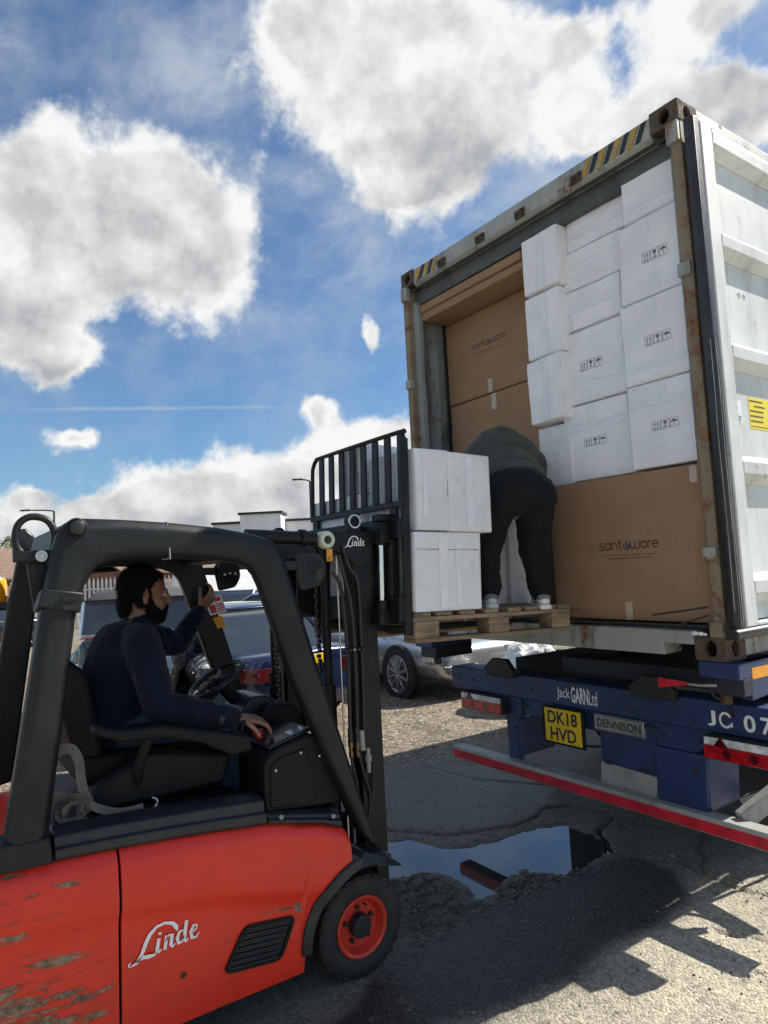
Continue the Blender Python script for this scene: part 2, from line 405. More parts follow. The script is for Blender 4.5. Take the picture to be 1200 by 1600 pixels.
def carton_mat(name, col, dirt, dcol, bumpk=.25):
    m, nt, p = newmat(name); v = jitter(nt, objcoord(nt))
    n1 = nt.noise(v, 3.0, 5); n2 = nt.noise(v, 16, 6, .6); n3 = nt.noise(nt.mapping(v, (14, 14, 120)), 1.6, 4)
    c = nt.mix(nt.ramp(n1, .3, .7), tuple(x*.93 for x in col), tuple(min(.92, x*1.05) for x in col))
    c = nt.mix(nt.math('MULTIPLY', nt.ramp(n2, .52, .76), dirt), c, dcol)
    c = nt.mix(nt.math('MULTIPLY', nt.ramp(n3, .45, .75), .12), c, tuple(x*.7 for x in col))
    fib = nt.noise(v, 220, 3, .7); c = nt.mix(nt.math('MULTIPLY', nt.ramp(fib, .55, .75), .16), c, tuple(x*.6 for x in col))
    nt.set(p.inputs['Base Color'], c); p.inputs['Roughness'].default_value = .78; p.inputs['Specular IOR Level'].default_value = .25
    wr = nt.noise(nt.mapping(v, (9, 9, 26)), 1.3, 6, .6, .5)
    h = nt.math('ADD', nt.math('MULTIPLY', n3, .35), nt.math('ADD', nt.math('MULTIPLY', wr, .8), nt.math('MULTIPLY', n2, .6)))
    nt.set(p.inputs['Normal'], nt.bump(h, bumpk, .010))
    return m
carton_mat('carton_white', (.86,.86,.885), .16, (.50,.49,.47), .5)
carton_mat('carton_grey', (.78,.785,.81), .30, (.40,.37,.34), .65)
carton_mat('carton_brown', (.335,.205,.120), .42, (.24,.14,.08), .38)
carton_mat('carton_edge', (.24,.155,.10), .3, (.15,.10,.06), .3)
simple('tape_white', (.77,.78,.81), .12, var=.05, vscale=20, bump=.35, bscale=40)
simple('tape_tan', (.50,.40,.29), .3, var=.1, vscale=20, bump=.3, bscale=40)

def wood_mat(name, col):
    m, nt, p = newmat(name); v = jitter(nt, objcoord(nt))
    g = nt.noise(nt.mapping(v, (60, 5, 60)), 1.2, 6, .6, .6); n = nt.noise(v, 7, 6, .65)
    c = nt.mix(nt.ramp(g, .3, .72), tuple(x*.55 for x in col), tuple(x*1.25 for x in col))
    c = nt.mix(nt.math('MULTIPLY', nt.ramp(n, .5, .72), .65), c, (.055,.042,.032))
    r = rand(nt); c = nt.mix(nt.math('MULTIPLY', r, .45), c, tuple(x*.5 for x in col))
    nt.set(p.inputs['Base Color'], c); p.inputs['Roughness'].default_value = .85
    nt.set(p.inputs['Normal'], nt.bump(g, .5, .006)); return m
wood_mat('pallet_wood', (.30,.215,.140))

def forklift_red():
    m, nt, p = newmat('forklift_red'); v = nt.a('NewGeometry').outputs['Position']
    sp = nt.a('SeparateXYZ', ins={0: v}); y, z = sp.outputs[1], sp.outputs[2]
    c = nt.mix(nt.ramp(nt.noise(v, 3, 6), .3, .75), (.66,.023,.008), (.76,.032,.012))
    # grime and long scuffs along the truck, worn through to metal towards the rear corner and along the lower edge
    st = nt.noise(nt.mapping(v, (5, 5, 34)), 1.4, 8, .66); wide = nt.noise(nt.mapping(v, (2.2, 2.2, 9.0), loc=(0, .7, 1.3)), 1.6, 5, .6)
    rear = nt.ramp(y, -2.42, -2.98); low = nt.ramp(z, .62, .18)
    k = nt.math('ADD', nt.math('MULTIPLY', st, .5), nt.math('MULTIPLY', wide, .5))
    amt = nt.math('MULTIPLY', rear, nt.math('ADD', .50, nt.math('MULTIPLY', low, .6)))
    lim = nt.math('SUBTRACT', .715, nt.math('MULTIPLY', amt, .262))
    wear = nt.ramp(k, lim, nt.math('ADD', lim, .018))
    edge = nt.math('SUBTRACT', nt.ramp(k, nt.math('SUBTRACT', lim, .05), lim), wear)
    # separate scrapes, each with its own place: (y, z, half length, half height)
    for sy, sz, ry, rz in ((-2.79,.765,.065,.011),(-2.83,.520,.11,.022),(-2.97,.420,.13,.045),(-2.75,.370,.05,.026),(-1.925,.410,.022,.030),(-2.00,.428,.07,.008),(-2.17,.345,.045,.008),(-2.96,.640,.07,.022),(-2.72,.300,.07,.02),(-2.44,.235,.03,.006),(-2.88,.340,.08,.03)):
        dy = nt.math('DIVIDE', nt.math('SUBTRACT', y, sy), ry); dz = nt.math('DIVIDE', nt.math('ADD', nt.math('SUBTRACT', z, sz), nt.math('MULTIPLY', nt.math('SUBTRACT', y, sy), .10)), rz)
        q = nt.math('SQRT', nt.math('ADD', nt.math('MULTIPLY', dy, dy), nt.math('MULTIPLY', dz, dz)))
        wear = nt.math('MAXIMUM', wear, nt.ramp(nt.math('ADD', q, nt.math('MULTIPLY', nt.math('SUBTRACT', nt.noise(nt.mapping(v, (9, 9, 60)), 2.2, 6, .7), .5), 4.2)), .72, .55))
    metal = nt.mix(nt.ramp(nt.noise(v, 28, 6, .7), .35, .65), (.10,.055,.028), (.30,.235,.16))
    c = nt.mix(nt.math('MULTIPLY', edge, .5), c, (.16,.018,.010))
    c = nt.mix(nt.math('MULTIPLY', nt.math('MULTIPLY', nt.ramp(nt.noise(nt.mapping(v,(6,6,16)), 1.7, 8, .7), .50, .74), .55), nt.math('ADD', .18, low)), c, (.20,.028,.014))
    c = nt.mix(wear, c, metal)
    fine = nt.ramp(nt.noise(nt.mapping(v, (3, 3, 90)), 1.5, 3, .5), .68, .72)
    c = nt.mix(nt.math('MULTIPLY', nt.math('MULTIPLY', fine, rear), .35), c, (.30,.10,.07))
    nt.set(p.inputs['Base Color'], c)
    nt.set(p.inputs['Roughness'], nt.fmix(wear, nt.math('ADD', .27, nt.math('MULTIPLY', nt.noise(v, 12, 5), .18)), .75))
    nt.set(p.inputs['Normal'], nt.bump(nt.math('ADD', nt.math('MULTIPLY', wear, -1.0), nt.math('MULTIPLY', nt.noise(v, 260, 2), .05)), .5, .003))
forklift_red()
simple('rim_red', (.60,.035,.018), .42, var=.15, dirt=.35)
simple('guard_black', (.0075,.0100,.0115), .42, spec=.35, var=.2, vscale=5, bump=.16, bscale=220, dirt=.4, dirtcol=(.028,.029,.028))
simple('plastic_black', (.006,.007,.008), .58, spec=.25, var=.2, vscale=6, bump=.25, bscale=260, dirt=.35, dirtcol=(.022,.022,.021))
simple('plastic_trim', (.014,.018,.022), .38, spec=.45, var=.15, vscale=5, bump=.12, bscale=220, dirt=.3, dirtcol=(.06,.058,.055))
simple('mast_black', (.006,.008,.010), .48, spec=.3, var=.3, vscale=6, dirt=.4, dirtcol=(.045,.045,.04), bump=.1, bscale=90)
simple('grease_dark', (.010,.010,.011), .32, var=.3, vscale=12)
simple('chrome', (.75,.76,.78), .12, 1.0, var=.05)
simple('bright_steel', (.52,.52,.52), .3, .9, var=.15, dirt=.2)
simple('brass', (.22,.16,.07), .35, .9, var=.2, dirt=.4)
simple('roller_cream', (.52,.56,.44), .45, var=.12, dirt=.3)
simple('hose', (.017,.017,.018), .5, var=.3, vscale=12, dirt=.3)
simple('seat_vinyl', (.006,.006,.007), .6, spec=.22, var=.2, bump=.2, bscale=120)
simple('webbing', (.135,.118,.100), .85, var=.2, vscale=14, bump=.5, bscale=320, dirt=.5)
simple('stop_red', (.62,.02,.03), .35, var=.1)
simple('screen', (.10,.19,.30), .12, var=.1)
simple('beacon', (.80,.33,.01), .2, var=.1, coat=.5)
simple('mirror', (.85,.87,.88), .04, 1.0, var=.02)

def cloth(name, col, rough=.9, fold=.5, fs=7, sheen=.25):
    m, nt, p = newmat(name); v = objcoord(nt)
    n = nt.noise(v, fs, 4, .5, .8); w = nt.noise(v, 380, 2)
    nt.set(p.inputs['Base Color'], nt.mix(nt.ramp(nt.noise(v, 11, 5), .3, .7), tuple(x*.8 for x in col), tuple(x*1.15 for x in col)))
    p.inputs['Roughness'].default_value = rough; p.inputs['Sheen Weight'].default_value = sheen; p.inputs['Specular IOR Level'].default_value = .2
    nt.set(p.inputs['Normal'], nt.bump(nt.math('ADD', n, nt.math('MULTIPLY', w, .05)), fold, .03)); return m
cloth('navy_fleece', (.005,.009,.024), .95, .8, 7, .08)
cloth('denim', (.022,.048,.085), .9, .4, 9)
cloth('trousers_black', (.008,.010,.013), .85, .4, 6, .03)
cloth('jacket_olive', (.062,.066,.056), .6, .5, 10, .04)
cloth('hair', (.0045,.004,.0038), .7, .9, 60, 0)
cloth('beard', (.006,.005,.0045), .75, .9, 90, 0)
simple('skin', (.25,.125,.080), .5, var=.12, vscale=20)
simple('shoe_white', (.70,.70,.68), .55, var=.1, dirt=.25)
simple('shoe_grey', (.16,.17,.17), .6, var=.2)
simple('sock_white', (.72,.72,.72), .9, var=.05)
simple('glass_dark', (.02,.025,.028), .04, spec=.8, var=.1, coat=.6)
simple('car_black', (.010,.011,.012), .18, var=.1, coat=1.0, dirt=.1)
simple('car_blue', (.007,.015,.060), .2, .35, var=.1, coat=1.0, dirt=.08)
simple('car_silver', (.44,.46,.48), .28, .75, var=.05, coat=.9, dirt=.06)
simple('car_white', (.74,.75,.75), .25, var=.05, coat=.8, dirt=.08)
simple('car_grey', (.12,.125,.13), .25, .4, var=.08, coat=.8)
simple('car_lilac', (.30,.34,.46), .25, .5, var=.05, coat=.9)
simple('soft_top', (.050,.052,.056), .85, var=.15)
simple('eye_white', (.40,.38,.36), .3)
simple('alloy', (.52,.53,.55), .3, .8, var=.15)
simple('brick', (.22,.11,.075), .9, var=.3, vscale=3)
simple('roof_tile', (.17,.115,.085), .9, var=.25, vscale=4)
simple('wall_white', (.74,.75,.75), .8, var=.06, vscale=1)
simple('wall_black', (.030,.029,.028), .7, var=.2, vscale=1)
simple('pole_dark', (.03,.032,.035), .5)
simple('fence_white', (.62,.63,.62), .6, var=.1)

# ------------------------------------------------------------------ ground: one sheet out to the horizon, broken asphalt and a puddle basin near the lorry
def vnoise(x, y, seed=0):
    """smooth value noise on numpy arrays"""
    xi = np.floor(x).astype(np.int64); yi = np.floor(y).astype(np.int64); fx = x-xi; fy = y-yi
    fx = fx*fx*(3-2*fx); fy = fy*fy*(3-2*fy)
    def h(a, b):
        n = (a*374761393+b*668265263+seed*974711) & 0xffffffff; n = ((n ^ (n >> 13))*1274126177) & 0xffffffff
        return ((n ^ (n >> 16)) & 0xffff)/65535.0
    return (h(xi, yi)*(1-fx)+h(xi+1, yi)*fx)*(1-fy)+(h(xi, yi+1)*(1-fx)+h(xi+1, yi+1)*fx)*fy
def fbm(x, y, f, o=4, seed=0, g=.55):
    s = 0; a = 1; t = 0
    for k in range(o): s = s+a*vnoise(x*f, y*f, seed+k*17); t += a; a *= g; f *= 2.03
    return s/t
def sdist(px, py, poly):
    """signed distance to a polygon, negative inside"""
    d = np.full(px.shape, 1e9); ins = np.zeros(px.shape, bool); n = len(poly)
    for i in range(n):
        ax, ay = poly[i]; bx, by = poly[(i+1) % n]; ex, ey = bx-ax, by-ay
        t = np.clip(((px-ax)*ex+(py-ay)*ey)/(ex*ex+ey*ey), 0, 1); d = np.minimum(d, np.hypot(px-ax-t*ex, py-ay-t*ey))
        c = ((ay > py) != (by > py)) & (px < (bx-ax)*(py-ay)/((by-ay) if by != ay else 1e-9)+ax); ins ^= c
    return np.where(ins, -d, d)
def ldist(px, py, line):
    d = np.full(px.shape, 1e9)
    for i in range(len(line)-1):
        ax, ay = line[i]; bx, by = line[i+1]; ex, ey = bx-ax, by-ay
        t = np.clip(((px-ax)*ex+(py-ay)*ey)/(ex*ex+ey*ey), 0, 1); d = np.minimum(d, np.hypot(px-ax-t*ex, py-ay-t*ey))
    return d
PUDDLE = [(-2.30,-.95),(-2.07,-.72),(-1.99,-.52),(-1.75,-.44),(-1.62,-.31),(-1.58,-.03),(-1.54,.25),(-1.47,.39),(-1.24,.44),(-1.02,.31),(-.98,.08),(-1.02,-.13),(-1.12,-.23),(-1.22,-.26),(-1.21,-.40),(-1.12,-.57),(-1.07,-.71),(-1.21,-.68),(-1.43,-.65),(-1.56,-.75),(-1.61,-.98),(-1.9,-1.2)]
CRACKS = [[(-3.4,-1.3),(-2.25,-.60),(-2.06,-.46),(-1.85,-.30),(-1.75,-.05),(-1.68,.12),(-1.68,.36),(-1.76,.54),(-1.68,.71),(-1.36,.79),(-1.09,.77),(-.6,1.2)],
          [(-.99,.27),(-.82,.32),(-.65,.45),(-.47,.40),(-.24,.38),(-.13,.41),(.3,.55)], [(-.50,.41),(-.60,.64),(-.70,.73),(-.9,1.3)],
          [(-3.3,.55),(-2.6,.62),(-2.0,.98),(-1.2,1.35)], [(-1.36,.79),(-1.25,.5),(-1.0,.3)], [(.12,-.35),(.3,-.10),(.52,.12)], [(-.1,-.1),(.15,.05),(.45,.3)]]
PATCH = [(-.58,-2.1),(-.70,-1.78),(-.82,-1.58),(-.94,-1.30),(-.93,-1.07),(-.97,-.78),(-.97,-.34),(-.97,.09),(-.85,.30),(-.58,.28),(-.38,.10),(-.30,-.26),(-.35,-.58),(-.30,-.90),(-.34,-1.19),(-.42,-1.51),(-.42,-2.1)]
RUBBLE = [(-1.75,-1.2),(-1.61,-1.0),(-1.54,-.76),(-1.30,-.67),(-1.05,-.72),(-1.17,-.39),(-1.07,-.24),(-.97,.16),(-.92,-.35),(-.94,-.80),(-.93,-1.12),(-.96,-1.28),(-1.23,-1.35)]
SLAB = [(-2.31,-.56),(-3.45,.21),(-3.24,.71),(-2.83,1.02),(-2.04,.95),(-1.70,.60),(-1.70,-.03),(-2.02,-.42)]
def ground_fields(x, y):
    E_ = lambda a: np.exp(np.clip(a, -60, 60))
    wob = (fbm(x, y, 7, 4, 3)-.5)*.16; wob2 = (fbm(x, y, 2.2, 3, 9)-.5)*.25
    dp = sdist(x, y, PUDDLE)+wob*.7; dpa = sdist(x, y, PATCH)+wob*.35; dr = sdist(x, y, RUBBLE)+wob; ds = sdist(x, y, SLAB)+wob
    dc = np.full(x.shape, 9.0)
    for c in CRACKS: dc = np.minimum(dc, ldist(x+wob*.45, y+wob2*.12, c))
    near = np.exp(-(np.hypot(x+1.0, y+.4)/3.0)**2)
    z = (fbm(x, y, .7, 3, 1)-.5)*.012*near
    basin = 1/(1+E_(dp/.030)); z = z-.040*basin
    patch = 1/(1+E_(dpa/.014)); z = z+.012*patch
    rub = 1/(1+E_(dr/.03)); slab = 1/(1+E_(ds/.03))
    lump = fbm(x, y, 16, 3, 5); lump2 = np.abs(fbm(x, y, 9, 3, 8)-.5)*2
    z = z+rub*(.022*(lump-.45)-.016*(lump2 < .13))
    z = z+slab*.004
    crack = np.exp(-(dc/(.011+.012*fbm(x, y, 5, 2, 21)))**2); z = z-.022*crack*near
    shoulder = np.exp(-(dc/.06)**2); z = z+(fbm(x, y, 22, 3, 31)-.5)*.020*shoulder*near
    z = z+(fbm(x, y, 34, 2, 41)-.5)*.0035*near
    # tyres stand on level ground
    for wx, wy in ((-.95, -1.60), (-1.80, -1.60)):
        k = np.exp(-(np.hypot(x-wx, y-wy)/.22)**4); z = z*(1-k)
    wet = np.clip(np.maximum(np.maximum(np.exp(-(np.clip(dp, 0, 9)/.22)), .9/(1+E_((dpa-.03)/.03))), .75*slab), 0, 1)
    wet = np.maximum(wet, .45*np.exp(-(np.hypot((x+3.6)/1.2, (y-1.2)/1.2))**2))
    grav = 1/(1+E_(-(-(x+2.95+.35*(y-.6))+wob2*1.5)/.10))*(1-slab)
    return z, patch, wet, np.clip(grav, 0, 1), rub
def build_ground():
    def axis(lo, hi, step, far):
        a = list(np.arange(lo, hi, step)); s = step
        p = a[-1]
        while p < far: s *= 1.16; p += s; a.append(p)
        s = step; p = a[0]
        while p > -far: s *= 1.16; p -= s; a.insert(0, p)
        return np.array(a)
    xs = axis(-2.5, .75, .0135, 600); ys = axis(-1.95, 1.25, .0135, 600)
    X, Y = np.meshgrid(xs, ys, indexing='ij'); z, patch, wet, grav, rub = ground_fields(X, Y)
    nx, ny = X.shape; co = np.stack([X, Y, z], -1).reshape(-1, 3)
    i, j = np.meshgrid(np.arange(nx-1), np.arange(ny-1), indexing='ij'); a = (i*ny+j).ravel()
    F = np.stack([a, a+ny, a+ny+1, a+1], -1)
    me = bpy.data.meshes.new('ground'); me.vertices.add(len(co)); me.vertices.foreach_set('co', co.ravel().astype(np.float32))
    me.loops.add(F.size); me.polygons.add(len(F)); me.loops.foreach_set('vertex_index', F.ravel().astype(np.int32))
    me.polygons.foreach_set('loop_start', np.arange(0, F.size, 4, dtype=np.int32)); me.polygons.foreach_set('use_smooth', np.ones(len(F), bool))
    me.update(calc_edges=True)
    at = me.color_attributes.new('zone', 'FLOAT_COLOR', 'POINT')
    at.data.foreach_set('color', np.stack([patch, wet, grav, rub], -1).reshape(-1).astype(np.float32))
    o = bpy.data.objects.new('ground', me); COL.objects.link(o); o['kind'] = 'structure'
    m, nt, p = newmat('asphalt'); P = nt.a('NewGeometry').outputs['Position']
    zn = nt.a('Attribute', attribute_name='zone', attribute_type='GEOMETRY'); sp = nt.a('SeparateColor', ins={0: zn.outputs['Color']})
    patch_, wet_, grav_ = sp.outputs[0], sp.outputs[1], sp.outputs[2]; rub_ = zn.outputs['Alpha']
    vo = nt.a('TexVoronoi', ins={'Vector': P, 'Scale': 92.0}); st = nt.a('SeparateColor', ins={0: vo.outputs['Color']})
    vo2 = nt.a('TexVoronoi', ins={'Vector': P, 'Scale': 40.0}); st2 = nt.a('SeparateColor', ins={0: vo2.outputs['Color']})
    big = nt.noise(P, 1.3, 6, .6); mid = nt.noise(P, 7, 6, .65); fine = nt.noise(P, 60, 4, .6)
    old = nt.mix(nt.ramp(big, .3, .7), (.300,.275,.222), (.410,.375,.300))
    old = nt.mix(st.outputs[0], nt.mix(1, old, (.62,.62,.62), 'MULTIPLY'), nt.mix(1, old, (1.55,1.50,1.40), 'MULTIPLY'))
    old = nt.mix(nt.ramp(mid, .56, .74), old, (.085,.078,.066))
    old = nt.mix(nt.math('MULTIPLY', nt.math('GREATER_THAN', st.outputs[1], .93), .8), old, (.40,.37,.30))
    pt = nt.mix(st.outputs[0], (.018,.018,.017), (.085,.081,.072)); pt = nt.mix(nt.math('MULTIPLY', nt.math('GREATER_THAN', st.outputs[1], .955), .7), pt, (.22,.20,.17))
    gr = nt.mix(st2.outputs[0], (.115,.085,.055), (.36,.30,.215)); gr = nt.mix(nt.ramp(mid, .45, .7), gr, (.085,.066,.045)); gr = nt.mix(nt.math('MULTIPLY', nt.ramp(nt.noise(P, 2.4, 6, .65), .46, .66), .75), gr, nt.mix(st2.outputs[0], (.040,.032,.024), (.13,.105,.075))); gr = nt.mix(nt.math('MULTIPLY', nt.math('GREATER_THAN', st2.outputs[1], .92), .8), gr, (.52,.49,.42))
    old = nt.mix(nt.ramp(nt.a('SeparateXYZ', ins={0: nt.vmath('ADD', P, nt.vmath('SCALE', nt.vmath('SUBTRACT', nt.a('TexNoise', ins={'Vector': P, 'Scale': 1.6, 'Detail': 4.0}).outputs['Color'], (.5,.5,.5)), scale=.5))}).outputs[0], -.15, -.62), old, nt.mix(1, old, (.40,.415,.44), 'MULTIPLY'))  # damp stain and the container's shade both mixed into the asphalt colour, darker leftwards
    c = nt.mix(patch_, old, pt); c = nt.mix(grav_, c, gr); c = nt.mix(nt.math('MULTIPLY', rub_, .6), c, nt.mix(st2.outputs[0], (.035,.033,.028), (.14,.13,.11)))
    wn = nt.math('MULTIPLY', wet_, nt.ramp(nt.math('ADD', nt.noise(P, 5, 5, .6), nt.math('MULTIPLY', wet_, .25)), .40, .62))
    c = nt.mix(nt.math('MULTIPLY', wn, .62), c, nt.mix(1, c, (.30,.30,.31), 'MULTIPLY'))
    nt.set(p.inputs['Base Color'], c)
    nt.set(p.inputs['Roughness'], nt.fmix(wn, .88, nt.math('ADD', .20, nt.math('MULTIPLY', fine, .25))))
    h = nt.math('ADD', nt.math('ADD', nt.math('MULTIPLY', vo.outputs['Distance'], -1.5), nt.math('MULTIPLY', st.outputs[2], .7)), nt.math('MULTIPLY', nt.noise(P, 170, 4, .7), .9))
    h = nt.math('ADD', h, nt.math('MULTIPLY', nt.math('MULTIPLY', vo2.outputs['Distance'], grav_), -2.5))
    nt.set(p.inputs['Normal'], nt.bump(h, .55, .0085))
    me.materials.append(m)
    # water standing in the basin
    m, nt, p = newmat('puddle_water'); P = nt.a('NewGeometry').outputs['Position']
    p.inputs['Base Color'].default_value = (.020,.022,.022,1); p.inputs['Roughness'].default_value = .015; p.inputs['IOR'].default_value = 1.33
    p.inputs['Specular IOR Level'].default_value = .9; p.inputs['Coat Weight'].default_value = .6; p.inputs['Coat Roughness'].default_value = .01
    nt.set(p.inputs['Normal'], nt.bump(nt.noise(P, 14, 2), .02, .004))
    w = MB(); xs = np.linspace(-2.6, -.8, 10); ys = np.linspace(-1.5, .7, 10)
    w.add([(-2.5,-1.4,-.0185),(-.85,-1.4,-.0185),(-.85,.62,-.0185),(-2.5,.62,-.0185)], [(0,1,2,3)])
    o = w.build('puddle', 'puddle_water', smooth=0); o['kind'] = 'structure'
    # loose chippings along the cracks, over the rubble and on the gravel
    rg = np.random.default_rng(5); n = 26000
    px = np.concatenate([rg.uniform(-2.6, .7, n), rg.uniform(-6.5, -2.4, 9000)]); py = np.concatenate([rg.uniform(-1.95, 1.3, n), rg.uniform(-.5, 3.2, 9000)])
    z, patch, wet, grav, rub = ground_fields(px, py); dc = np.full(px.shape, 9.0)
    for cc in CRACKS: dc = np.minimum(dc, ldist(px, py, cc))
    pr = np.clip(.75*rub+.5*np.exp(-dc/.07)+.16*grav+.025, 0, 1)*(z > -.02); keep = rg.random(len(px)) < pr
    px, py, z = px[keep], py[keep], z[keep]; sz = .0025+.0065*rg.random(len(px))**3.0; sz = np.where(rub[keep] > .5, sz*1.35, sz)
    base = np.array([(1,0,0),(-1,0,0),(0,1,0),(0,-1,0),(0,0,1),(0,0,-1)], float); tri = np.array([(0,2,4),(2,1,4),(1,3,4),(3,0,4),(2,0,5),(1,2,5),(3,1,5),(0,3,5)])
    N = len(px); v = base[None]*(.6+.8*rg.random((N, 6, 1)))*sz[:, None, None]*np.array([1,1,.65]); ang = rg.random(N)*6.28; ca, sa = np.cos(ang), np.sin(ang)
    vx = v[..., 0]*ca[:, None]-v[..., 1]*sa[:, None]; vy = v[..., 0]*sa[:, None]+v[..., 1]*ca[:, None]
    co = np.stack([vx+px[:, None], vy+py[:, None], v[..., 2]+(z+sz*.35)[:, None]], -1).reshape(-1, 3)
    F = (tri[None]+(np.arange(N)*6)[:, None, None]).reshape(-1, 3)
    me = bpy.data.meshes.new('chippings'); me.from_pydata(co.tolist(), [], F.tolist()); me.update()
    o = bpy.data.objects.new('loose_chippings', me); COL.objects.link(o); tag(o, 'loose stone chippings scattered over the broken asphalt', 'gravel', kind='stuff')
    m, nt, p = newmat('chipping_stone'); vn = nt.a('TexVoronoi', ins={'Vector': nt.a('NewGeometry').outputs['Position'], 'Scale': 60.0}); s = nt.a('SeparateColor', ins={0: vn.outputs['Color']})
    nt.set(p.inputs['Base Color'], nt.mix(s.outputs[0], (.05,.046,.040), (.27,.25,.21))); p.inputs['Roughness'].default_value = .85
    me.materials.append(m)
build_ground()
def stone(x, y, r, label):
    m = MB(); m.sphere((x, y, r*.5), r, 10, 7, (1.1, .8, .75)); o = m.build('stone', 'chipping_stone', org=(x, y, 0), smooth=60)
    for v in o.data.vertices: v.co = v.co*(1+.25*(mnoise.noise(v.co*90)))
    return tag(o, label, 'stone')
stone(-.70, .46, .020, 'pale loose stone lying on the asphalt below the underrun bar')

# ------------------------------------------------------------------ shipping container, its rear doors open
CW, CH, CL = 2.438, 2.896, 12.19
Z0, Z1 = ZB, ZB+CH
box_t = thing('shipping_container', (-CW/2, 0, ZB), 'weathered grey shipping container on the blue trailer, its rear end open and full of cartons', 'container')
def plate_hole(m, P, u, v, n, w, h, hw, hh, depth, k=16):
    """rectangular face with an oval hole that goes 'depth' along n; P = centre"""
    P = Vector(P); u = Vector(u); v = Vector(v); n = Vector(n); outer = []; inner = []; back = []
    for i in range(k):
        t = 2*math.pi*i/k; c, s = math.cos(t), math.sin(t)
        q = max(abs(c), abs(s)); outer.append(P + u*(c/q*w/2) + v*(s/q*h/2))
        inner.append(P + u*(c*hw) + v*(s*hh)); back.append(inner[-1]+n*depth)
    b = len(m.v); m.v += [tuple(x) for x in outer+inner+back]
    for i in range(k):
        j = (i+1) % k
        m.f += [(b+i, b+j, b+k+j, b+k+i), (b+k+i, b+k+j, b+2*k+j, b+2*k+i)]
def casting(sx, zc, yb=0, dy=1):
    m = MB(); w, d, h = .162, .178, .118; xo = 0 if sx > 0 else -CW; xc = xo-sx*w/2; yc = yb+dy*d/2
    plate_hole(m, (xc, yb, zc), (1,0,0), (0,0,1), (0,dy,0), w, h, .032, .040, .030)
    plate_hole(m, (xo, yc, zc), (0,1,0), (0,0,1), (-sx,0,0), d, h, .032, .040, .030)
    x0, x1 = sorted((xo, xo-sx*w)); y0, y1 = sorted((yb, yb+dy*d)); t = zc+h/2; b = zc-h/2
    m.add([(x0,y0,t),(x1,y0,t),(x1,y1,t),(x0,y1,t)], [(0,1,2,3)]); m.add([(x0,y0,b),(x1,y0,b),(x1,y1,b),(x0,y1,b)], [(3,2,1,0)])
    xi = xo-sx*w; m.add([(xi,y0,b),(xi,y1,b),(xi,y1,t),(xi,y0,t)], [(0,1,2,3)])
    ye = yb+dy*d; m.add([(x0,ye,b),(x1,ye,b),(x1,ye,t),(x0,ye,t)], [(0,1,2,3)])
    return m.build('corner_casting', 'rusty_casting', box_t, smooth=30, weld=.0005, bevel=.006)
for sx in (1, -1):
    for zc in (Z0+.059, Z1-.059):
        casting(sx, zc); casting(sx, zc, CL, -1)
# corner posts of the door frame, with the stepped inner face
for sx in (1, -1):
    xo = 0 if sx > 0 else -CW
    p = MB().prism([(xo-sx*.0, .012), (xo-sx*.050, .004), (xo-sx*.062, .012), (xo-sx*.066, .05), (xo-sx*.066, .16), (xo, .16)], 'z', Z0+.118, Z1-.118)
    o = p.build('corner_post', 'rusty_post', box_t, bevel=.004)
    for zz in ((Z0+.118, Z0+.19), (Z0+1.95, Z0+2.02), (Z1-.23, Z1-.118), (Z0+.5, Z0+.56)):
        MB().box(*sorted((xo-sx*.003, xo-sx*.072)), -.012, .03, *zz).build('hinge_lug', 'container_grey' if zz[0] > Z0+.4 else 'rusty_post', o, bevel=.004)
# header: sloping outer face, hazard stripes, lock-bar keepers, and the recessed inner rail under it
hd = MB().prism([(.010, Z1-.010), (.002, Z1-.125), (.030, Z1-.150), (.12, Z1-.150), (.16, Z1-.006)], 'x', -CW+.162, -.162).build('header', 'container_grey', box_t, bevel=.004)
MB().prism([(.075, Z1-.152), (.085, Z1-.225), (.095, Z1-.262), (.15, Z1-.262), (.15, Z1-.152)], 'x', -CW+.068, -.068).build('header_rail', 'container_dark', box_t, bevel=.004)
MB().tube([(-CW+.09, .030, Z1-.160), (-.09, .030, Z1-.160)], .010, 8).build('door_gasket', 'gasket', hd)
for xs, nn in ((-CW+.18, 5), (-.62, 8)):
    for i in range(nn):
        x = xs+i*.052; y = -.0035
        m = MB().hexa([(x, y+.0005, Z1-.118), (x+.030, y+.0005, Z1-.118), (x+.030, y+.004, Z1-.118), (x, y+.004, Z1-.118),
                       (x+.042, y+.007, Z1-.018), (x+.072, y+.007, Z1-.018), (x+.072, y+.012, Z1-.018), (x+.042, y+.012, Z1-.018)])
        m.build('hazard_stripe', 'hazard_black' if i % 2 else 'hazard_yellow', hd, smooth=0)
for x in (-1.92, -1.50, -1.12, -.66):
    k = MB(); k.box(x-.030, x+.030, -.020, .006, Z1-.098, Z1-.080); k.box(x-.030, x-.018, -.026, .006, Z1-.122, Z1-.080); k.box(x+.018, x+.030, -.026, .006, Z1-.120, Z1-.080)
    k.box(x-.042, x+.042, -.006, .006, Z1-.128, Z1-.068); k.build('lock_bar_keeper', 'rusty_casting', hd, bevel=.003)
# sill with forklift-style notches and a dark threshold seal
sl = MB().prism([(.002, Z0+.014), (.002, Z0+.140), (.05, Z0+.155), (.16, Z0+.155), (.16, Z0+.014)], 'x', -CW+.335, -.335)
for a, b in ((-CW+.162, -CW+.335), (-.335, -.162)): sl.prism([(.004, Z0+.075), (.004, Z0+.138), (.05, Z0+.153), (.16, Z0+.153), (.16, Z0+.075)], 'x', a+.0005, b-.0005)
sl = sl.build('sill', 'container_grey', box_t, bevel=.003)
MB().box(-CW+.07, -.07, .012, .055, Z0+.157, Z0+.172).build('threshold_seal', 'gasket', sl, bevel=.004)
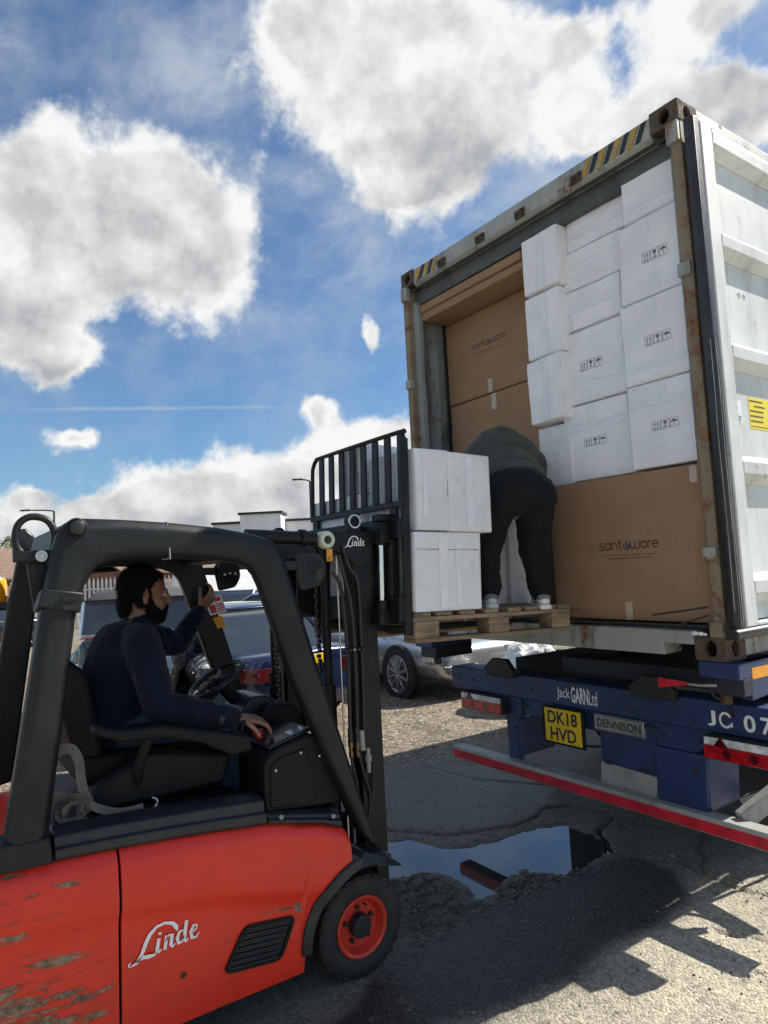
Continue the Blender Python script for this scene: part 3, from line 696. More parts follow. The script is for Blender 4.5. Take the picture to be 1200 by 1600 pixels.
# corrugated sides, roof, floor
def corrugated(x_out, sx):
    m = MB(); prof = []; y = .162; th = .036
    while y < CL-.20:
        prof += [(y, 0), (y+.070, 0), (y+.138, 1), (y+.208, 1)]; y += .276
    prof.append((CL-.165, 0)); zz = (Z0+.16, Z1-.06)
    for off in (0, .004):
        b = len(m.v)
        for (yy, d) in prof:
            for z in zz: m.v.append((x_out-sx*(.006+d*th+off), yy, z))
        for i in range(len(prof)-1): m.f.append((b+2*i, b+2*i+2, b+2*i+3, b+2*i+1) if off == 0 else (b+2*i+1, b+2*i+3, b+2*i+2, b+2*i))
    return m.build('side_wall', 'container_wall', box_t, smooth=0, fixn=False)
corrugated(0, 1); corrugated(-CW, -1)
for sx in (1, -1):
    xo = 0 if sx > 0 else -CW
    MB().box(*sorted((xo, xo-sx*.06)), .178, CL-.178, Z1-.062, Z1-.004).build('top_rail', 'container_grey', box_t, bevel=.006)
    MB().box(*sorted((xo, xo-sx*.05)), .178, CL-.178, Z0+.012, Z0+.16).build('bottom_rail', 'container_grey', box_t, bevel=.006)
    # inner lining of the door frame: the wide J-section the door seal closes against
    MB().prism([(xo-sx*.070, .06), (xo-sx*.105, .075), (xo-sx*.115, .11), (xo-sx*.085, .15), (xo-sx*.052, .19), (xo-sx*.046, .06)], 'z', Z0+.16, Z1-.24).build('post_lining', 'container_wall', box_t, bevel=.004)
m = MB(); n = 60
for i in range(n): m.box(-CW+.06, -.06, .18+i*(CL-.36)/n, .18+(i+.6)*(CL-.36)/n, Z1-.022, Z1-.014)
m.box(-CW+.05, -.05, .16, CL-.16, Z1-.030, Z1-.023); m.build('roof', 'container_grey', box_t, smooth=0)
for i in range(8):
    w = (CW-.14)/8; x = -CW+.07+i*w
    MB().box(x+.002, x+w-.002, .165, CL-.2, Z0+.125, Z0+.152).build('floor_board', 'pallet_wood', box_t)
MB().box(-CW+.06, -.06, CL-.10, CL-.05, Z0+.1, Z1-.03).build('front_wall', 'container_wall', box_t)
# ---- the door leaf swung right round so that its inside faces out along the container's side
door = MB().box(.022, .034, .16, 1.13, Z0+.19, Z1-.19).build('door', 'door_white', box_t, smooth=0)
MB().box(.020, .088, .045, .155, Z0+.165, Z1-.165).build('door_frame', 'door_white', door, bevel=.008)
MB().box(.020, .088, 1.10, 1.19, Z0+.165, Z1-.165).build('door_frame', 'door_white', door, bevel=.008)
MB().box(.037, .087, .1555, 1.0995, Z1-.235, Z1-.1655).build('door_frame', 'door_white', door, bevel=.008)
MB().box(.037, .087, .1555, 1.0995, Z0+.1655, Z0+.185).build('door_frame', 'door_white', door, bevel=.006)
for z in (Z0+.330, Z0+.925, Z0+1.52, Z0+2.105, Z0+2.66):
    # horizontal pressed rib, its ledge catching the light
    MB().prism([(.0345, z-.060), (.086, z-.012), (.089, z+.055), (.0345, z+.095)], 'y', .1555, 1.0995).build('rib', 'door_white', door, bevel=.006)
g = MB().prism([(.034, -.024), (.066, -.030), (.086, -.016), (.089, .012), (.082, .0445), (.030, .0445)], 'z', Z0+.145, Z1-.150).build('door_gasket', 'gasket', door, bevel=.006)
for x, y in ((.074, -.026), (.0885, -.006), (.0890, .010)):
    MB().tube([(x+.002*math.sin(k*1.7+y*50), y+.002*math.cos(k*2.3), Z0+.17+k*.235+abs(y)*3*(k == 0)) for k in range(12 if y < -.03 else 7)], .0028 if y < -.03 else .0018, 6).build('gasket_lip', 'gasket_scuff', g)
MB().prism([(.034, Z0+.112), (.098, Z0+.118), (.100, Z0+.150), (.086, Z0+.1645), (.034, Z0+.1645)], 'y', -.06, 1.18).build('door_gasket', 'gasket', door, bevel=.006)
# printed stickers
def sheet(x, y0, y1, z0, z1, mat, parent, name='sticker'):
    return MB().box(x, x+.0012, y0, y1, z0, z1).build(name, mat, parent, smooth=0)
s1 = sheet(.0342, .205, .288, 2.440, 2.560, 'sticker_white', door); s2 = sheet(.0342, .365, .59, 2.420, 2.590, 'sticker_yellow', door)
rr = random.Random(4)
for i in range(9): sheet(.0356, .211, .211+rr.uniform(.03, .072), 2.545-.0115*i-(0 if i == 0 else .004), 2.549-.0115*i-(0 if i == 0 else .004)+(.003 if i == 0 else 0), 'print_black', s1, 'print_line')
for i in range(5): sheet(.0356, .375+(.045 if i == 1 else 0), .375+rr.uniform(.12, .19), 2.568-.027*i, 2.574-.027*i, 'print_black', s2, 'print_line')
sheet(.0356, .375, .57, 2.4335, 2.436, 'print_black', s2, 'print_line')
for yy, dd in ((.375, 0), (.425, 1)):
    logo([arcp(yy-.006, 3.155, .010, 180, 0, 6)+[(yy+.004, 3.150), (yy-.004, 3.125), (yy-.016, 3.155)]], .006, (.0352, yy, 3.14), (0,1,0), (0,0,1), .030, .032, 'print_grey', door, 'marker_scrawl')
# scratches and marker lines inside the left wall are left to the wall's own weathering; two strap ends and a seal hang at the right post
st = tag(MB().strip([(-.075, .005, 1.515), (-.20, -.012, 1.495), (-.375, -.020, 1.470)], .010, .004, (0,0,1), 4).build('plastic_strap', 'print_black', org=(-.2, 0, 1.49)), 'upper black plastic strap sticking out past the big brown carton', 'strap', 'loose strap ends')
st = tag(MB().strip([(-.072, .0, 1.475), (-.15, -.020, 1.448), (-.235, -.024, 1.420)], .010, .004, (0,0,1), 4).build('plastic_strap', 'print_black', org=(-.15, 0, 1.45)), 'lower black plastic strap end hanging over the container sill', 'strap', 'loose strap ends')
sm = MB(); sm.sphere((-.150, -.012, 1.384), .016, 8, 6, (1.3, .6, .7)); sm.sphere((-.120, -.010, 1.383), .013, 8, 6, (1.5, .6, .8)); sm.sphere((-.098, -.009, 1.381), .009, 8, 6, (1.5, .6, .8))
tag(sm.build('plastic_seal', 'sticker_white', org=(-.13, 0, 1.37)), 'small crumpled white plastic seal on the right corner casting', 'seal')

# ------------------------------------------------------------------ cartons
def santoware_strokes():
    S = []; x = 0
    def put(st, w):
        nonlocal x
        for s in st: S.append([(p[0]+x, p[1]) for p in s])
        x += w
    a = [arcp(.45, .5, .45, 0, 360, 20), [(.9, 1), (.9, 0)]]
    put([[(.78, .88), (.6, 1.0), (.25, 1.0), (.06, .88), (.06, .66), (.25, .54), (.6, .48), (.8, .36), (.8, .14), (.6, 0), (.2, 0), (0, .12)]], 1.10)
    put(a, 1.22)
    put([[(0, 0), (0, 1)], [(0, .6)]+arcp(.42, .55, .42, 180, 0, 10)+[(.84, 0)]], 1.14)
    put([[(.22, 1.4), (.22, .22), (.32, .04), (.58, 0)], [(-.05, 1), (.58, 1)]], .90)
    ox = x+.55                                          # the o is a bowl holding a drop
    S.append([(p[0], p[1]) for p in arcp(ox, .45, .52, 150, 390, 18)])
    drop = [(ox, .10), (ox-.20, .28), (ox-.24, .48), (ox-.12, .78), (ox, 1.35)]
    x += 1.25
    put([[(0, 1), (0, .4)]+arcp(.40, .40, .40, 180, 360, 10)+[(.80, 1)], [(.80, .4)]+arcp(1.20, .40, .40, 180, 360, 10)+[(1.60, 1)]], 1.86)
    put(a, 1.22)
    put([[(0, 0), (0, 1)], [(0, .6)]+arcp(.38, .6, .38, 180, 80, 8)], .66)
    put([[(.04, .52), (.88, .52)]+arcp(.45, .5, .45, 0, 310, 18)], .9)
    return S, ox
def put_logo(centre, xd, yd, w, h, parent, mat='print_black', sub=True, drop=True):
    S, ox = santoware_strokes(); o = logo(S, .17, centre, xd, yd, w, h, mat, parent, 'logo')
    X = Vector(xd).normalized(); Y = Vector(yd).normalized(); k = w/10.3; c = Vector(centre)
    if drop:
        q = c + X*((ox-5.05)*k) - Y*(.02*h); m = MB(); N = X.cross(Y); q = q+N*.0006
        pts = [q+Y*(h*.42)]+[q + X*math.cos(R_(t))*k*.30 + Y*(math.sin(R_(t))*k*.34-.06*h) for t in range(30, -240, -30)]
        m.add(pts, [tuple(range(len(pts)))]); m.build('drop_emblem', 'print_blue', o, smooth=0, fixn=False)
    if sub:
        for dz, f in ((.95, .95), (1.25, .75)):
            m = MB(); q = c - Y*h*dz; m.add([q-X*w*f/2, q+X*w*f/2, q+X*w*f/2+Y*h*.045, q-X*w*f/2+Y*h*.045], [(0,1,2,3)])
            m.build('print_line', mat, o, smooth=0, fixn=False)
    return o
def marks_strokes():
    S = []
    for i in range(3):
        x = i*1.12; S.append([(x, 0, .06), (x+1, 0, .06), (x+1, 1.15, .06), (x, 1.15, .06), (x, 0, .06)])
    for ax in (.32, .68):
        S += [[(ax, .22, .09), (ax, .75, .09)], [(ax, .70, .26), (ax, .98, .02)]]
    S += [[(.15, .14, .07), (.85, .14, .07)]]
    g = 1.12+.5
    S += [[(g, 1.0, .50), (g, .72, .46), (g, .55, .12), (g, .25, .10)], [(g-.24, .20, .09), (g+.24, .20, .09)]]
    u = 2.24+.5
    S += [[(u-.36, .58, .02), (u-.30, .72, .22), (u, .80, .36), (u+.30, .72, .22), (u+.36, .58, .02)], [(u, .9, .06), (u, .22, .06), (u+.08, .14, .06), (u+.18, .2, .06)]]
    return S
def carton(x0, x1, y0, y1, z0, z1, label, mat='carton_white', group=None, main='f', feats=(), flaps=None, yaw=0, jit=.0065, pitch=0, seed=None, edge=True):
    """closed cardboard box; feats lie on its 'f' (-Y) or 'r' (+X) face in world measures"""
    r = random.Random(seed if seed is not None else int(abs(x0*977+z0*3313+y0*571)))
    t = thing('carton', ((x0+x1)/2, (y0+y1)/2, z0), label, 'carton', group)
    c = []
    for z in (z0, z1):
        for x, y in ((x0,y0),(x1,y0),(x1,y1),(x0,y1)):
            j = lambda: r.uniform(-jit, jit)
            c.append((x+(j() if main == 'f' else 0), y+(j() if main != 'f' else 0), z+(j() if z == z1 else 0)))
    bm_ = MB().hexa(c); ob = bm_.build('body', mat, t); b2 = bmesh.new(); b2.from_mesh(ob.data)
    bmesh.ops.bevel(b2, geom=b2.edges[:], offset=.006, segments=2, profile=.5, affect='EDGES')
    big = [f for f in b2.faces if f.calc_area() > .01 and ((f.normal.y < -.9) if main == 'f' else (f.normal.x > .9))]
    bmesh.ops.subdivide_edges(b2, edges=list({e for f in big for e in f.edges}), cuts=13, use_grid_fill=True)
    b2.to_mesh(ob.data); b2.free(); ob.data.polygons.foreach_set('use_smooth', [True]*len(ob.data.polygons)); ob.data.set_sharp_from_angle(angle=R_(50))
    off = .0
    if flaps:
        face, ax, pos = flaps; th = .0035; off = th; e = .004
        def pl(u0, u1, v0, v1):
            m = MB(); n = 10
            for i in range(n+1):
                for k in range(n+1):
                    u = u0+(u1-u0)*i/n; v = v0+(v1-v0)*k/n
                    m.v += [(u, y0-th, v), (u, y0+.0002, v)] if face == 'f' else [(x1+th, u, v), (x1-.0002, u, v)]
            I = lambda i, k, s: 2*(i*(n+1)+k)+s
            for i in range(n):
                for k in range(n): m.f.append((I(i,k,0), I(i+1,k,0), I(i+1,k+1,0), I(i,k+1,0)))
            for i in range(n):
                for k in (0, n): m.f += [(I(i,k,0), I(i+1,k,0), I(i+1,k,1), I(i,k,1)), (I(k,i,0), I(k,i+1,0), I(k,i+1,1), I(k,i,1))]
            m.build('flap', mat, t, smooth=40)
        U0, U1 = (x0, x1) if face == 'f' else (y0, y1)
        if ax == 'v': pl(U0+e, pos-.0012, z0+e, z1-e-.003); pl(pos+.0018, U1-e, z0+e+.002, z1-e)
        else: pl(U0+e, U1-e, z0+e, pos-.0012); pl(U0+e+.002, U1-e, pos+.0018, z1-e)
    for ft in feats:
        k, face = ft[0], ft[1]; o2 = (off if flaps and flaps[0] == face else 0)+.0012
        if k == 'tape':
            u0, u1, v0, v1 = ft[2:6]; tm = ft[6] if len(ft) > 6 else 'tape_white'; n = 6; m = MB()
            # a slightly wavering strip
            horiz = (u1-u0) > (v1-v0)
            for s in (0, .0006):
                b = len(m.v)
                for i in range(n+1):
                    f = i/n; w = r.uniform(-.002, .002)
                    for e in (0, 1):
                        u = u0+(u1-u0)*(f if horiz else e)+(0 if horiz else w); v = v0+(v1-v0)*(e if horiz else f)+(w if horiz else 0)
                        m.v.append((u, y0-o2-s, v) if face == 'f' else (x1+o2+s, u, v))
                m.f += [(b+2*i, b+2*i+2, b+2*i+3, b+2*i+1) for i in range(n)]
            m.build('tape', tm, t, smooth=0)
        elif k == 'marks':
            u, v, w, h = ft[2:6]; p = (u, y0-o2, v) if face == 'f' else (x1+o2, u, v)
            logo(marks_strokes(), .06, p, (1,0,0) if face == 'f' else (0,1,0), (0,0,1), w, h, 'print_grey', t, 'handling_marks')
        elif k == 'logo':
            u, v, w, h = ft[2:6]; vert = ft[6] if len(ft) > 6 else False
            p = (u, y0-o2, v) if face == 'f' else (x1+o2, u, v); a = V(1,0,0) if face == 'f' else V(0,1,0)
            if vert: put_logo(p, (0,0,1), -a, w, h, t, 'print_black', sub=False, drop=False)
            else: put_logo(p, a, (0,0,1), w, h, t, 'print_brown' if mat == 'carton_brown' else 'print_black')
        elif k == 'text':
            body, u, v, w, h = ft[2:7]; vert = ft[7] if len(ft) > 7 else False
            p = (u, y0-o2, v) if face == 'f' else (x1+o2, u, v); a = V(1,0,0) if face == 'f' else V(0,1,0)
            letters(body, p, (0,0,1) if vert else a, -a if vert else (0,0,1), w, h, 'print_brown' if mat == 'carton_brown' else 'print_grey', t, 'print')
        elif k == 'tear':
            u, v, w, h = ft[2:6]; m = MB(); p = [(u-w/2, v-h*.2), (u-w*.1, v+h/2), (u+w/2, v+h*.1), (u+w*.15, v-h/2)]
            m.add([(a, y0-o2, b) if face == 'f' else (x1+o2, a, b) for a, b in p], [(0,1,2,3)]); m.build('tear', 'carton_edge', t, smooth=0, fixn=False)
    sd_ = r.uniform(0, 50); dk = .0062 if mat != 'carton_brown' else .003; L0 = t.location
    def dent(a, b): return dk*(mnoise.noise(V(a*5.5, b*5.5, sd_))+.55*mnoise.noise(V(a*15, b*15, sd_+9)))
    def kids(o):
        for c_ in o.children: yield c_; yield from kids(c_)
    for c_ in kids(t):
        for v in c_.data.vertices:
            w = v.co+L0
            if main == 'f' and abs(w.y-y0) < .012: v.co.y += dent(w.x, w.z)
            elif main != 'f' and abs(w.x-x1) < .012: v.co.x += dent(w.y, w.z)
        c_.data.update()
    t.rotation_euler = (pitch, 0, R_(yaw+(r.uniform(-.5, .5) if mat == 'carton_white' else 0))); return t

W = 'white cartons stacked in the container'
DP = .60
# right column, next to the door post
carton(-.488, -.080, .080, DP, 2.262, 2.724, 'white carton in the right column, resting on the big brown carton by the door post', group=W,
       feats=[('marks','f',-.270,2.485,.158,.050), ('tape','f',-.300,-.255,2.62,2.715), ('tape','f',-.47,-.10,2.600,2.632)], flaps=('f','h',2.612))
carton(-.486, -.076, .074, DP, 2.734, 3.198, 'white carton, second up in the right column beside the door post', group=W,
       feats=[('marks','f',-.265,2.957,.158,.055), ('tape','f',-.310,-.262,3.08,3.19), ('tape','f',-.47,-.09,2.806,2.846)])
carton(-.470, -.074, .082, DP, 3.206, 3.655, 'white carton, third up in the right column beside the door post', group=W,
       feats=[('marks','f',-.248,3.428,.152,.060), ('tape','f',-.290,-.235,3.21,3.33), ('tape','f',-.31,-.27,3.57,3.65)])
carton(-.428, -.070, .090, DP, 3.664, 3.905, 'white carton wedged under the header at the top of the right column', group=W, mat='carton_white',
       feats=[('tape','f',-.42,-.10,3.735,3.775), ('tape','f',-.42,-.075,3.672,3.692)], flaps=('f','h',3.765))
# middle column
carton(-.986, -.512, .120, DP, 2.258, 2.722, 'white carton at the bottom of the middle column, above the big brown carton', group=W,
       feats=[('marks','f',-.755,2.484,.160,.050), ('tape','f',-.80,-.74,2.62,2.715), ('tape','f',-.96,-.54,2.560,2.598)], flaps=('f','h',2.606))
carton(-.960, -.508, .115, DP, 2.732, 3.185, 'white carton with handling marks, second up in the middle column', group=W,
       feats=[('marks','f',-.742,2.954,.165,.060), ('tape','f',-.82,-.76,2.735,2.80), ('tape','f',-.94,-.53,2.850,2.884)])
carton(-.938, -.505, .122, DP, 3.194, 3.440, 'low white carton with criss-cross tape, third up in the middle column', group=W,
       feats=[('tape','f',-.93,-.51,3.300,3.345), ('tape','f',-.90,-.86,3.20,3.29), ('tape','f',-.56,-.52,3.20,3.43)], flaps=('f','h',3.320))
carton(-.915, -.490, .132, DP, 3.448, 3.690, 'low white carton, fourth up in the middle column', group=W,
       feats=[('tape','f',-.90,-.50,3.452,3.480), ('tape','f',-.54,-.50,3.50,3.68)], flaps=('f','h',3.600), yaw=.6)
carton(-.872, -.455, .142, DP, 3.698, 3.945, 'white carton at the very top of the middle column', group=W,
       feats=[('tape','f',-.86,-.47,3.775,3.815), ('tape','f',-.66,-.62,3.70,3.78)], flaps=('f','h',3.795))
# left column, narrower ends
carton(-1.186, -.930, .105, DP, 1.99, 2.632, 'white carton at the foot of the narrow left column, behind the bent worker', group=W, mat='carton_grey',
       feats=[('tape','f',-1.075,-1.03,2.25,2.63)])
carton(-1.188, -.905, .050, DP, 2.660, 3.072, 'white carton, second up in the narrow left column', group=W,
       feats=[('tape','f',-1.07,-1.02,2.665,3.07)], flaps=('f','v',-1.045), yaw=-.8)
carton(-1.182, -.900, .058, DP, 3.084, 3.496, 'white carton, third up in the narrow left column', group=W,
       feats=[('tape','f',-1.055,-1.005,3.09,3.49)], flaps=('f','v',-1.03), yaw=.7)
carton(-1.165, -.875, .046, DP, 3.508, 3.882, 'white carton at the top of the narrow left column, its right side in shade', group=W,
       feats=[('tape','f',-1.04,-.985,3.512,3.875)], flaps=('f','v',-1.01), yaw=-.4)
# brown cartons
carton(-1.112, -.082, .070, .62, 1.428, 2.246, 'big brown carton with a drop logo on the container sill, under the white columns', 'carton_brown', feats=[
       ('logo','f',-.555,1.852,.385,.062), ('tape','f',-.60,-.555,1.43,1.53,'tape_tan'), ('text','f','SA R1',-.955,1.480,.085,.022), ('tape','f',-.15,-.11,2.15,2.235,'tape_tan')])
carton(-2.325, -1.20, .350, .95, 2.28, 3.066, 'large brown carton behind the hooded worker, below the upper one', 'carton_brown', feats=[
       ('tape','f',-1.845,-1.795,2.94,3.062,'tape_tan')])
carton(-2.325, -1.20, .345, .95, 3.072, 3.735, 'large upper brown carton with a drop logo at the left container wall', 'carton_brown', feats=[
       ('logo','f',-1.835,3.472,.37,.060), ('tape','f',-1.868,-1.82,3.076,3.18,'tape_tan')])
carton(-2.318, -1.205, .100, .93, 3.742, 3.800, 'flat brown carton lying across the upper brown carton', 'carton_brown', 'flat brown cartons under the header', jit=.008)
carton(-2.322, -1.215, .085, .93, 3.806, 3.868, 'topmost flat brown carton, right under the container header', 'carton_brown', 'flat brown cartons under the header', jit=.008)
# stock further inside, seen past the worker
carton(-2.25, -1.80, .35, .95, 1.41, 2.25, 'white carton deep in the left of the container, behind the pallet load', mat='carton_grey')

# ------------------------------------------------------------------ pallet on the forks, tipped a little forward with its load
PP = R_(-1.9); PY, PZ = -1.29, 1.425
def tip(y, z):   # load frame -> world
    return PY+(y)*math.cos(PP)-z*math.sin(PP), PZ+y*math.sin(PP)+z*math.cos(PP)
pal = thing('wooden_pallet', (-1.28, PY, PZ), 'worn wooden pallet on the raised forks, reaching to the container sill', 'pallet')
def pbox(name, x0, x1, y0, y1, z0, z1, bevel=.003):   # measures in the pallet frame
    jj = lambda a: a+rnd.uniform(-.003, .003)
    m = MB().box(jj(x0), jj(x1), jj(y0), jj(y1), z0, z1); o = m.build(name, 'pallet_wood', pal, bevel=bevel, org=(0,0,0)); return o
PX = .50; PLN = 1.10
for k, yc in enumerate((.05, .185, .335, .50, .66, .80, .93, 1.05)):
    pbox('deck_board', -PX, PX, yc-.048, yc+.048, .122+(.0015 if k % 2 else 0), .143)
for x in (-PX+.05, 0, PX-.05): pbox('stringer_board', x-.05, x+.05, 0, PLN, .100, .1215)
for x in (-PX+.05, 0, PX-.05): pbox('base_board', x-.05, x+.05, 0, PLN, .0, .0195)
for x in (-PX+.052, 0, PX-.052):
    for y in (.075, .55, PLN-.075): pbox('block', x-.048, x+.048, y-.072, y+.072, .020, .0995, .004)
pal.rotation_euler = (PP, 0, 0)
def load(x0, x1, y0, y1, z0, z1, label, **kw):
    cx, cy = (x0+x1)/2, (y0+y1)/2; t = carton(x0, x1, y0, y1, z0, z1, label, **kw)
    yy, zz = tip(cy, z0); t.location = (cx, yy, zz); t.rotation_euler = (PP, 0, t.rotation_euler.z); return t
G = 'white cartons on the pallet'
b0 = .1455
load(-1.22, -.785, .005, .435, b0, b0+.385, 'scuffed white carton at the near lower corner of the pallet load', group=G, mat='carton_grey', main='r', feats=[('tape','r',.16,.215,b0+.01,b0+.375), ('tape','r',.27,.30,b0+.03,b0+.33), ('tape','r',.02,.42,b0+.30,b0+.302,'carton_edge')], yaw=.5)
load(-1.20, -.782, .030, .232, b0+.395, b0+.800, 'white upper pallet carton beside the backrest bar, left of the seam', group=G, mat='carton_grey', main='r', feats=[('tape','r',.070,.095,b0+.46,b0+.79)])
load(-1.20, -.776, .236, .512, b0+.392, b0+.798, 'white upper pallet carton nearest the worker, right of the seam', group=G, mat='carton_grey', main='r', feats=[('tape','r',.35,.40,b0+.41,b0+.78)], yaw=-.6)
load(-1.78, -1.235, .000, .42, b0, b0+.62, 'tall white carton on the far lower side of the pallet, behind the mast', group=G, mat='carton_grey', feats=[])
load(-1.47, -1.225, .010, .45, b0+.63, b0+.90, 'white carton seen between the backrest bars with its name printed upright', group=G, mat='carton_grey',
     feats=[('logo','f',-1.30,b0+.70,.27,.045,True)])
load(-1.55, -1.20, .46, .80, b0+.48, b0+.90, 'white carton the worker is bending over, its top showing by the sleeve', group=G, mat='carton_grey', yaw=6)
load(-1.52, -1.10, .46, .93, b0, b0+.47, 'lower white carton under the one the worker bends over', group=G, mat='carton_grey', yaw=2)
load(-1.56, -1.10, .965, 1.24, b0, b0+.50, 'white carton standing at the pallet end between the worker\'s legs', group=G, mat='carton_grey',
     feats=[('logo','f',-1.295,b0+.175,.30,.045), ('text','f','18',-1.125,b0+.035,.022,.02), ('text','r','S18',1.12,b0+.17,.10,.03,True)])

# ------------------------------------------------------------------ skeletal trailer under the container
TY = .15
tr = thing('container_trailer', (-1.219, TY, 0), 'dark blue skeletal lorry trailer carrying the container, number plate on its rear beam', 'trailer')
XL, XR = -2.26, .13
beam = MB().box(XL, XR, TY, TY+.20, .862, 1.020).build('rear_beam', 'chassis_blue', tr, bevel=.008)
for x in (-1.70, -.42): MB().box(x-.02, x+.02, TY-.001, TY+.0, .835, .842) if False else None
for x in (-1.55, -.56):   # slots
    MB().box(x-.045, x+.045, TY-.002, TY+.004, .815, .835).build('slot', 'chassis_dark', beam)
# main rails running forward, cross members
for x in (-1.72, -.72): 
    MB().box(x-.055, x+.055, TY+.2005, 11.5, .80, 1.10).build('chassis_rail', 'chassis_dark', tr, bevel=.006)
for y in (1.4, 3.0, 5.0, 7.5, 10.0): MB().box(-1.66, -.78, y, y+.10, .86, 1.04).build('cross_member', 'chassis_dark', tr)
bol = MB().box(-1.30, -.16, .30, .52, 1.045, 1.150).build('bolster', 'chassis_dark', tr, bevel=.006)
# corner pads with twist locks under the castings
for sx, xo in ((1, 0), (-1, -CW)):
    x0, x1 = sorted((xo-sx*.150, xo+sx*.055))
    pd = MB().box(x0, x1, -.005, .40, 1.168, 1.246).build('corner_pad', 'chassis_blue', tr, bevel=.005)
    MB().box(x0+.02, x1-.001, .03, .40, 1.085, 1.1675).build('pad_web', 'chassis_dark', pd, bevel=.004)
    xx = xo-sx*.08
    MB().cyl((xx, .10, 1.03), (xx, .10, 1.085), .030, n=14).build('twist_lock', 'rusty_casting', pd)
    if sx < 0: continue
    h = MB().tube([(xx+.02, -.01, 1.135), (xx-.06, -.03, 1.130), (xx-.16, -.045, 1.133)], .007, 8).build('lock_handle', 'galvanised', pd)
    MB().prism([(xx-.27, 1.100), (xx-.10, 1.130), (xx-.12, 1.146), (xx-.27, 1.152)], 'y', -.055, -.045).build('handle_grip', 'reflex_red', h, bevel=.003)
# side frame with the amber reflective tape
sf = MB().prism([(.10, 1.060), (.10, 1.246), (3.0, 1.246), (3.0, 1.10), (.9, 1.10)], 'x', .0, .0545).build('side_frame', 'chassis_blue', tr, bevel=.004)
MB().box(.0545, .0558, .112, 1.4, 1.160, 1.214).build('amber_tape', 'reflex_orange', sf, smooth=0)
# dark rubber buffers standing on the rear beam
for x in (-1.70, -.50):
    b = MB().prism([(x-.13, 1.0), (x-.15, 1.055), (x-.06, 1.122), (x+.07, 1.122), (x+.13, 1.055), (x+.13, 1.0)], 'y', TY-.045, TY-.0005).build('rubber_buffer', 'rubber_clean', beam, bevel=.008)
    for dx in (-.075, .065): MB().cyl((x+dx, TY-.050, 1.045), (x+dx, TY-.0455, 1.045), .011, n=12).build('bolt', 'chassis_dark', b)
# hanging brackets: left and right legs (the right one boxed), centre plate
MB().prism([(-1.80, .8615), (-1.545, .8615), (-1.555, .74), (-1.585, .715), (-1.60, .44), (-1.64, .43), (-1.695, .445), (-1.700, .70), (-1.73, .74)], 'y', TY+.004, TY+.055).build('leg', 'chassis_blue', tr, bevel=.006)
MB().box(-1.70, -1.645, TY+.056, TY+.42, .45, .70).build('leg_web', 'chassis_blue', tr, bevel=.006)
lg = MB().prism([(-.53, .8615), (-.20, .8615), (-.228, .80), (-.300, .735), (-.535, .735)], 'y', TY+.004, TY+.05).build('leg', 'chassis_blue', tr, bevel=.006)
MB().prism([(-.545, .7345), (-.228, .7345), (-.245, .455), (-.29, .418), (-.50, .418), (-.545, .45)], 'y', TY-.008, TY+.30).build('leg_box', 'chassis_blue', lg, bevel=.014)
MB().box(-.315, -.285, TY-.010, TY-.0075, .625, .668).build('slot', 'chassis_dark', lg)
cp = MB().prism([(-1.56, .8615), (-.5455, .8615), (-.5455, .56), (-.925, .56), (-.925, .735), (-1.03, .755), (-1.56, .755)], 'y', TY+.02, TY+.042).build('centre_plate', 'chassis_blue', tr, bevel=.004)
MB().prism([(-.938, .427), (-.565, .425), (-.5475, .555), (-.925, .572)], 'y', TY+.010, TY+.019).build('wear_plate', 'galvanised', cp, bevel=.003)
for x, z in ((-.87, .575), (-.63, .575), (-.75, .440)): MB().box(x-.018, x+.018, TY+.004, TY+.0095, z-.01, z+.01).build('clip', 'chassis_dark', cp)
for x in (-.10,):   # diagonal stays from the brackets to the underrun bar
    MB().bar((x+.12, TY+.30, .60), (x, TY+.03, .44), .05, .09).build('bar_stay', 'galvanised', tr, bevel=.004)
MB().bar((-.27, TY+.36, .40), (.18, TY+.50, .62), .045, .085).build('bar_stay', 'galvanised', tr, bevel=.005)
# rear underrun bar with red conspicuity tape
ub = MB().box(-2.215, .26, .085, .185, .362, .448).build('underrun_bar', 'galvanised', tr, bevel=.007)
MB().box(-2.212, .257, .0835, .0848, .368, .424).build('red_tape', 'reflex_red', ub, smooth=0)
# lamp clusters
for xa, xb in ((-2.09, -1.675), (-.215, .20)):
    lc = MB().box(xa, xb, TY-.06, TY+.03, .742, .858).build('lamp_cluster', 'rubber_clean', tr, bevel=.006)
    MB().box(xa+.006, xb-.006, TY-.066, TY-.0605, .815, .853).build('clear_lens', 'lens_clear', lc, bevel=.002)
    MB().box(xa+.004, xb-.004, TY-.070, TY-.0605, .748, .814).build('red_lens', 'lens_red', lc, bevel=.004)
    xm = xa+.23*(xb-xa); mm = MB(); mm.prism([(xm-.035, .8145), (xm+.035, .8145), (xm, .862)], 'y', TY-.074, TY-.0665); mm.build('triangle_reflector', 'lens_red_dark', lc)
    for f in (.30, .62): MB().cyl((xa+f*(xb-xa), TY-.072, .782), (xa+f*(xb-xa), TY-.0705, .782), .022, n=16).build('lamp_boss', 'lens_red_dark', lc)
